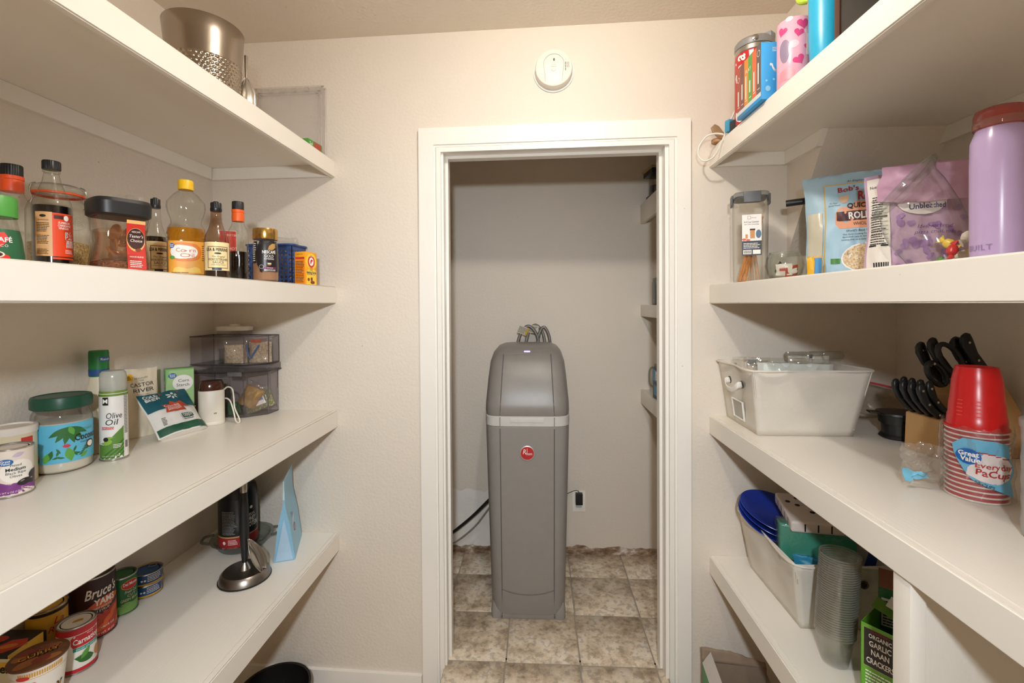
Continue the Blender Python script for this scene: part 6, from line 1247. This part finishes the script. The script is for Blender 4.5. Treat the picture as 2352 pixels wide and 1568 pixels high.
def cups():
    x, y = .962, 1.058; f = phi(x, y); n = 15; pitch = .0104; r0, r1, h = .0505, .036, .098
    body = lathe([(r0 - .0005, .002), (r0 - .001, .004), (r1, h), (r1 - .001, h + .001), (.001, h + .001)], 44, False); rim = lathe([(r0 - .0018, .0), (r0 + .0012, .0006), (r0 + .0018, .002), (r0 + .0008, .0036), (r0 - .0015, .0036)], 44, False, False)
    RD = M('#b32a30', .5); RW = M('#ece6e1', .5)
    for i in range(n):
        k = n - 1 - i
        t = thing('paper_cup', 'red paper cup with white rim in the bagged stack, %s' % ('bottom one' if i == 0 else 'top one' if i == n - 1 else '%s from the bottom' % ORD[i]), 'cup', (x, y, R3 + i * pitch), 0, 'stack of red paper cups')
        part(t, 'cup_wall', body, RD); part(t, 'rim', rim, RW)
    zc = R3 + (n - 1) * pitch + .004
    t = thing('plastic_cup', 'bright red plastic party cup upside down on the paper cups', 'cup', (x, y, zc), 0); p = [(.0600, 0), (.0612, .002), (.0605, .004), (.057, .006), (.0555, .028), (.0540, .030), (.0525, .058), (.0512, .060), (.0475, .105), (.0425, .128), (.041, .133), (.0405, .135)]
    p = [(r_ * .865, z_ * .99) for r_, z_ in p]; part(t, 'cup', lathe(p + [(.033, .1335), (.031, .130), (.001, .130)], 52, False), M('#d41a1d', .28)); mp = rev(p, f, .05); 
    for q in (-.030, .004): decal(t, 'moulded_lines', mp, .0006, M('#ef4a45', .3), [R(q - .006, .030 + .008 * i, q + .006, .032 + .008 * i, 3, 1) for i in range(5)])
    # the torn plastic sleeve around the stack
    s = thing('plastic_sleeve', 'crumpled clear plastic sleeve with blue print around the paper cups', 'packaging', (x, y, R3), 0)
    def sl(u, v):
        a = 2 * PI * u; n_ = nz((math.cos(a) * 2, math.sin(a) * 2, v * 4), 1.6, 3.3); top = .150 + .030 * nz((math.cos(a), math.sin(a), 0), 2.2, 1.0)
        r_ = .0575 + .006 * n_ + .004 * math.sin(9 * a + v * 6) * v; return Vector((r_ * math.cos(a), r_ * math.sin(a), .002 + v * top))
    part(s, 'film', surf(sl, 110, 26, True), FILM)
    def tail(u, v):
        d = math.radians(0); L_ = .085 * u; w_ = .034 + .030 * u - .02 * u * u
        c = Vector((-.050 - L_ * .80, .010 + L_ * .45, .066 - .012 * u)); return c + Vector((.010 * nz((u * 3, v * 5, 0), 1.5, 2.0), .016 * nz((u * 4, v * 4, 1), 1.4, 5.0), (v - .5) * w_ * 2 + .012 * nz((u * 4, v * 3, 2), 1.3, 7.0)))
    part(s, 'torn_flap', surf(tail, 26, 20), G('#f6f5f2', .16, '#eeebe6', .08, 1.5, .8, 60.0))
    def blue_(u, v, o):
        a = f + u / .058; q = v / .15; n_ = nz((math.cos(a) * 2, math.sin(a) * 2, q * 4), 1.6, 3.3); r_ = .0586 + .006 * n_ + o; return Vector((r_ * math.cos(a), r_ * math.sin(a), v))
    lb = decal(s, 'label', blue_, .0012, pm('#6db4d6', .3), PG([(-.042, .118), (-.020, .135), (.03, .135), (.052, .128), (.064, .085), (.062, .020), (.040, .030), (.018, .038), (-.006, .050), (-.030, .085)], 8)); decal(lb, 'label', blue_, .0020, pm('#e3d8d6', .3), PG([(-.012, .075), (.012, .108), (.045, .104), (.060, .085), (.058, .055), (.03, .045), (.006, .05), (-.014, .06)], 6)); decal(lb, 'emblem', blue_, .0026, pm('#1d5fae', .3), EL(-.012, .098, .020, .016)); decal(lb, 'emblem', blue_, .0024, pm('#b3302f', .3), [R(-.006 + .012 * i, .1075 - .0006 * i * i, .006 + .012 * i, .1095 - .0006 * i * i, 2, 1) for i in range(5)]); decal(lb, 'lettering', blue_, .0032, PRINTW, T('Great', -.012, .099, .0095, bold=.03), T('Value', -.009, .088, .0095, bold=.03)); decal(lb, 'lettering', blue_, .0030, pm('#b0322f', .3), T('Everyday', .028, .077, .0115, w=.060, bold=.01, rot=-.04), T('PaCups', .028, .060, .0135, w=.058, bold=.02, rot=-.06)); decal(lb, 'lettering', blue_, .0030, PRINTK, T('50 CUPS', .012, .040, .006, rot=-.3))
    def blue2(u, v, o):
        p = tail(min(1, max(0, u)), min(1, max(0, v))); return p + Vector((-.0008, -.0012 - o, 0))
    decal(s, 'torn_print', blue2, .0008, pm('#79bcd6', .3), PG([(.35, .05), (.6, .0), (.95, .1), (.98, .32), (.7, .3), (.45, .28)], 4))
cups()
def frosted_tub():
    x, y = .925, .852; t = thing('frosted_container', 'frosted ribbed plastic container at the right frame edge', 'container', (x, y, R3)); part(t, 'body', lathe([(.05, 0), (.053, .004)] + [(.053 + .0016 * (i % 2), .01 + .0185 * i) for i in range(10)] + [(.055, .2)], 52, True, False), G('#e6e4e2', .5, '#e3e0de', .15)); part(t, 'lid', lathe([(.056, .198), (.057, .2), (.057, .212), (.054, .214), (.001, .214)], 48), G('#dcdad8', .6, '#e0dddb', .2))
frosted_tub()

# ================================================================ right, fourth shelf
t, B, Tp = canvas_bin('white canvas bin crammed with plates and napkin packs on the low right shelf', [(.772, 1.385), (1.000, 1.385), (1.000, 1.690), (.772, 1.700)], [(.738, 1.352), (1.030, 1.352), (1.030, 1.715), (.738, 1.725)], R4, R4 + .205, False)
end_fittings(t, B[0], B[1], Tp[0], Tp[1], False, False)
def low_bin_goods():
    pl = lathe([(.001, .006), (.072, .006), (.078, .010), (.108, .018), (.111, .019), (.112, .0175), (.108, .015), (.08, .006), (.074, .001), (.001, .001)], 56, False, False); BL = M('#213a9c', .3)
    for i in range(3):
        t = thing('plate', 'royal blue plastic plate leaning in the low canvas bin, %s of three' % ['lowest', 'middle', 'topmost'][i], 'plate', (.800 + .003 * i, 1.612 - .004 * i, R4 + .205 + .014 * i), 0, 'blue plates in the low bin', rot=(.38 - .05 * i, .12, .2)); part(t, 'plate', pl, BL)
    def pack(name, lab, loc, rot, w_, h, t_, col, sd): q = thing(name, lab, 'packet', loc, 0, rot=rot); b = Bag(w_, h, t_, sd, .005, .9, .7); part(q, 'pack', b.mesh(), M(col, .42)); return q, b
    q = thing('napkin_pack', 'wrapped white napkin pack with black dots above the teal packet', 'packet', (.872, 1.500, R4 + .272), 0, rot=(.10, -.03, -.22)); part(q, 'pack', box(-.085, .085, -.09, .09, 0, .036, .008, 3), M('#d9cfc8', .45, bump=.3, bscale=30)); mt = flat((0, 0, .0362), (1, 0, 0), (0, 1, 0)); ml = fr(.17, .18, 'L'); mf = fr(.17, .18, 'F')
    for u, v in ((-.062, .03), (-.030, .055), (-.040, .01), (.0, .03), (.03, .05), (-.01, -.03)): decal(q, 'dot', mt, .0006, PRINTK, EL(u, v, .0075, .0075, 0, 14))
    for u in (-.05, -.015, .02, .055): decal(q, 'printed_line', ml, .0006, PRINTK, R(u, .006, u + .004, .030, 1, 2)); decal(q, 'printed_line', mf, .0006, PRINTK, R(u, .006, u + .004, .030, 1, 2))
    q = thing('napkin_pack', 'teal green napkin pack standing at the front of the low bin', 'packet', (.850, 1.445, R4 + .168), 0, rot=(-.12, .0, -.30)); part(q, 'pack', box(-.10, .10, -.03, .03, 0, .105, .008, 3), M('#138a72', .32, bump=.3, bscale=26)); part(q, 'film', box(-.104, .104, -.034, .034, -.004, .110, .008, 3), FILM)
    q, b = pack('napkin_pack', 'blue shiny packet below the teal napkin pack', (.855, 1.400, R4 + .11), (-.12, .0, -.30), .170, .085, .03, '#2a86a8', 6.2); mp = b.map(); decal(q, 'label', mp, .001, pm('#b7a98a'), EL(.02, .055, .018, .01), EL(-.04, .06, .01, .006))
    t = thing('blue_spatula', 'royal blue plastic scoop handle behind the clear cups', 'utensil', (.985, 1.440, R4 + .10), 0, rot=(-.1, .35, -.3)); part(t, 'handle', loft([(0, .016, .006, 3), (.06, .014, .006, 3), (.12, .018, .007, 3), (.155, .012, .006, 3)], 20), M('#1f4aa0', .35)); part(t, 'scoop', loft([(-.06, .012, .005, 3), (-.03, .028, .009, 3), (0, .016, .006, 3)], 20), M('#1f4aa0', .35))
    t = thing('paper_plates', 'white paper plate stack standing on edge inside the low bin', 'plates', (.800, 1.560, R4 + .105), 0, rot=(0, 1.35, .1)); part(t, 'stack', lathe([(.07, 0), (.085, .012), (.086, .03), (.07, .022), (.001, .022)], 40), M('#e6e3de', .6, bump=.3, bscale=400, stretch=(1, 1, 20)))
low_bin_goods()
def clear_cups():
    x, y = .792, 1.262; n = 34; pitch = .00625; r0, r1, h = .0455, .031, .083
    cup = lathe([(.001, .002), (r1 - .002, .002), (r1, .0), (r1 + .0005, .003), (r0 - .001, h - .003), (r0 + .0012, h - .0025), (r0 + .0012, h), (r0 - .001, h)], 40, False, False); m = G('#fefefd', .022, '#efebe4', .07, 1.45, edge=.97); rm = lathe([(r0 - .0004, h - .0030), (r0 + .0022, h - .0026), (r0 + .0022, h - .0008), (r0, h)], 40, False, False); m2 = G('#f4f2ee', .42, '#c2bbb0', .08, 1.6, edge=.95)
    for i in range(n):
        t = thing('clear_cup', 'clear plastic cup in the tall nested stack, %s' % ('bottom one' if i == 0 else 'top one' if i == n - 1 else '%s from the bottom' % ORD[i]), 'cup', (x + .0004 * i, y, R4 + i * pitch), 0, 'stack of clear plastic cups'); part(t, 'cup_wall', cup, m); part(t, 'rim', rm, m2)
clear_cups()
def crackers():
    x, y = .815, 1.085; w_, d_, h = .075, .13, .205; t = thing('cracker_box', 'bright green open cracker carton with dark panel by the white post', 'box', (x + .022, y + .045, R4), -.92); GN = pm('#69a832')
    o = [(-w_ / 2, -d_ / 2), (w_ / 2, -d_ / 2), (w_ / 2, d_ / 2), (-w_ / 2, d_ / 2)]
    part(t, 'front_panel', box(-w_ / 2, w_ / 2, -d_ / 2, -d_ / 2 + .001, 0, h), GN); part(t, 'back_panel', box(-w_ / 2, w_ / 2, d_ / 2 - .001, d_ / 2, 0, h), GN); part(t, 'side_panel', box(-w_ / 2, -w_ / 2 + .001, -d_ / 2, d_ / 2, 0, h), GN); part(t, 'side_panel', box(w_ / 2 - .001, w_ / 2, -d_ / 2, d_ / 2, 0, h), GN); part(t, 'bottom', box(-w_ / 2, w_ / 2, -d_ / 2, d_ / 2, 0, .001), GN)
    part(t, 'flap', box(-w_ / 2, w_ / 2, 0, .03, 0, .001), M('#8b7a6a', .7), (0, d_ / 2, h), (.9, 0, 0)); part(t, 'flap', box(-w_ / 2, w_ / 2, -.035, .0, 0, .001), M('#5d8a2c', .6), (.0, d_ / 2 - .03, h + .012), (.35, .25, 0)); part(t, 'receipt', box(-.02, .02, -.015, .015, 0, .0008), M('#dfe0dc', .6), (.008, d_ / 2 - .04, h + .022), (.5, .25, 0))
    mf, ml = fr(w_, d_, 'F'), fr(w_, d_, 'L'); lb = decal(t, 'label', mf, .0006, pm('#2b2723'), R(-.031, .108, .031, .196)); decal(lb, 'border', mf, .0009, pm('#a89c78'), FRAME(-.033, .106, .033, .198, .0012)); decal(lb, 'lettering', mf, .0011, PRINTW, T('ORGANIC', 0, .176, .0095, w=.044, bold=.02), T('GARLIC', 0, .157, .0125, w=.042, bold=.02), T('NAAN', 0, .138, .0125, w=.034, bold=.02), T('CRACKERS', 0, .117, .0125, w=.052, bold=.02)); decal(lb, 'lettering', mf, .0012, pm('#b5342a'), T("TRADER JOE'S", 0, .190, .004, w=.036)); decal(lb, 'fine_print', mf, .0010, PRINTW, LINES(-.028, .010, .028, .100, 12, seed=9))
    t = thing('green_carton', 'dark green carton with nutrition panel behind the cracker box', 'box', (.925, 1.205, R4), -.60); part(t, 'carton', box(-.05, .05, -.05, .05, 0, .245, .001), pm('#23653c')); decal(t, 'label', fr(.1, .1, 'F'), .0006, PRINTW, R(-.046, .15, .01, .22)); decal(t, 'label', fr(.1, .1, 'F'), .0009, PRINTK, LINES(-.043, .152, .006, .216, 9, seed=2)); part(t, 'top_flap', box(-.05, .05, -.05, .05, .245, .247), M('#8a5a44', .6))
crackers()
def floor_box():
    x, y = .688, 1.565; w_, d_, h = .215, .20, .275; t = thing('cardboard_box', 'torn open cardboard carton on the floor under the low right shelf', 'box', (x, y, ZF + .008), -.10); CB = M('#8f7c69', .8, vary=.08); GN = pm('#3f8d3c')
    part(t, 'back_panel', box(-w_ / 2, w_ / 2, d_ / 2 - .003, d_ / 2, 0, h), CB); part(t, 'front_panel', box(-w_ / 2, w_ / 2, -d_ / 2, -d_ / 2 + .003, 0, h - .03), pm('#1f3f86')); part(t, 'side_panel', box(-w_ / 2, -w_ / 2 + .003, -d_ / 2, d_ / 2, 0, h), GN); part(t, 'side_panel', box(w_ / 2 - .003, w_ / 2, -d_ / 2, d_ / 2, 0, h - .02), CB); part(t, 'bottom', box(-w_ / 2, w_ / 2, -d_ / 2, d_ / 2, 0, .003), CB)
    def torn(u, v):
        top = .045 - .035 * u * u + .006 * nz((u * 6, 0, 0), 2.0, 2.0); return Vector((-w_ / 2 + u * w_, d_ / 2 - .003 + .012 * v, h + v * top))
    o = part(t, 'torn_flap', surf(torn, 30, 4), CB); md = o.modifiers.new('thickness', 'SOLIDIFY'); md.thickness = .003
    part(t, 'side_flap', box(0, .05, -.07, .07, 0, .0025), M('#c9c3be', .6), (-w_ / 2, .02, h), (0, -1.0, 0)); part(t, 'display_flap', box(-.026, .026, -.0015, .0015, 0, .07), M('#c4c0c0', .6), (w_ / 2 - .045, -.02, h - .045), (.15, .2, -.5)); decal(t, 'flap_print', flat((w_ / 2 - .048, -.0245, h - .03), (.87, -.49, .0), (-.18, -.05, 1)), .001, pm('#1f3272'), R(-.008, .01, .006, .034)); decal(t, 'flap_print', flat((w_ / 2 - .048, -.0245, h - .03), (.87, -.49, .0), (-.18, -.05, 1)), .0014, pm('#d98a3a'), R(-.008, .014, .006, .020))
    for i, (dx, dy, r, c) in enumerate(((-.045, -.01, .032, '#e3d3d8'), (.030, -.035, .036, '#dfe3df'))):
        q = thing('paper_roll', ['pinkish white paper roll standing in the cardboard carton', 'plain white paper roll standing in the cardboard carton'][i], 'roll', (x + dx, y + dy, ZF + .012), 0, 'rolls in the carton'); L = .235 - .012 * i; part(q, 'roll', lathe([(r * .98, 0), (r, .004), (r, L - .006), (r * .9, L), (r * .35, L + .001), (r * .3, L - .004), (.001, L - .006)], 36), M(c, .75, bump=.3, bscale=80)); 
        for k in range(4): part(q, 'roll_layer', tube([(r * (.35 + .15 * k) * math.cos(a), r * (.35 + .15 * k) * math.sin(a), L + .0005 - .0008 * k) for a in [j * PI / 5 for j in range(10)]], .0012, 5, 3, True), M(c, .7))
floor_box()
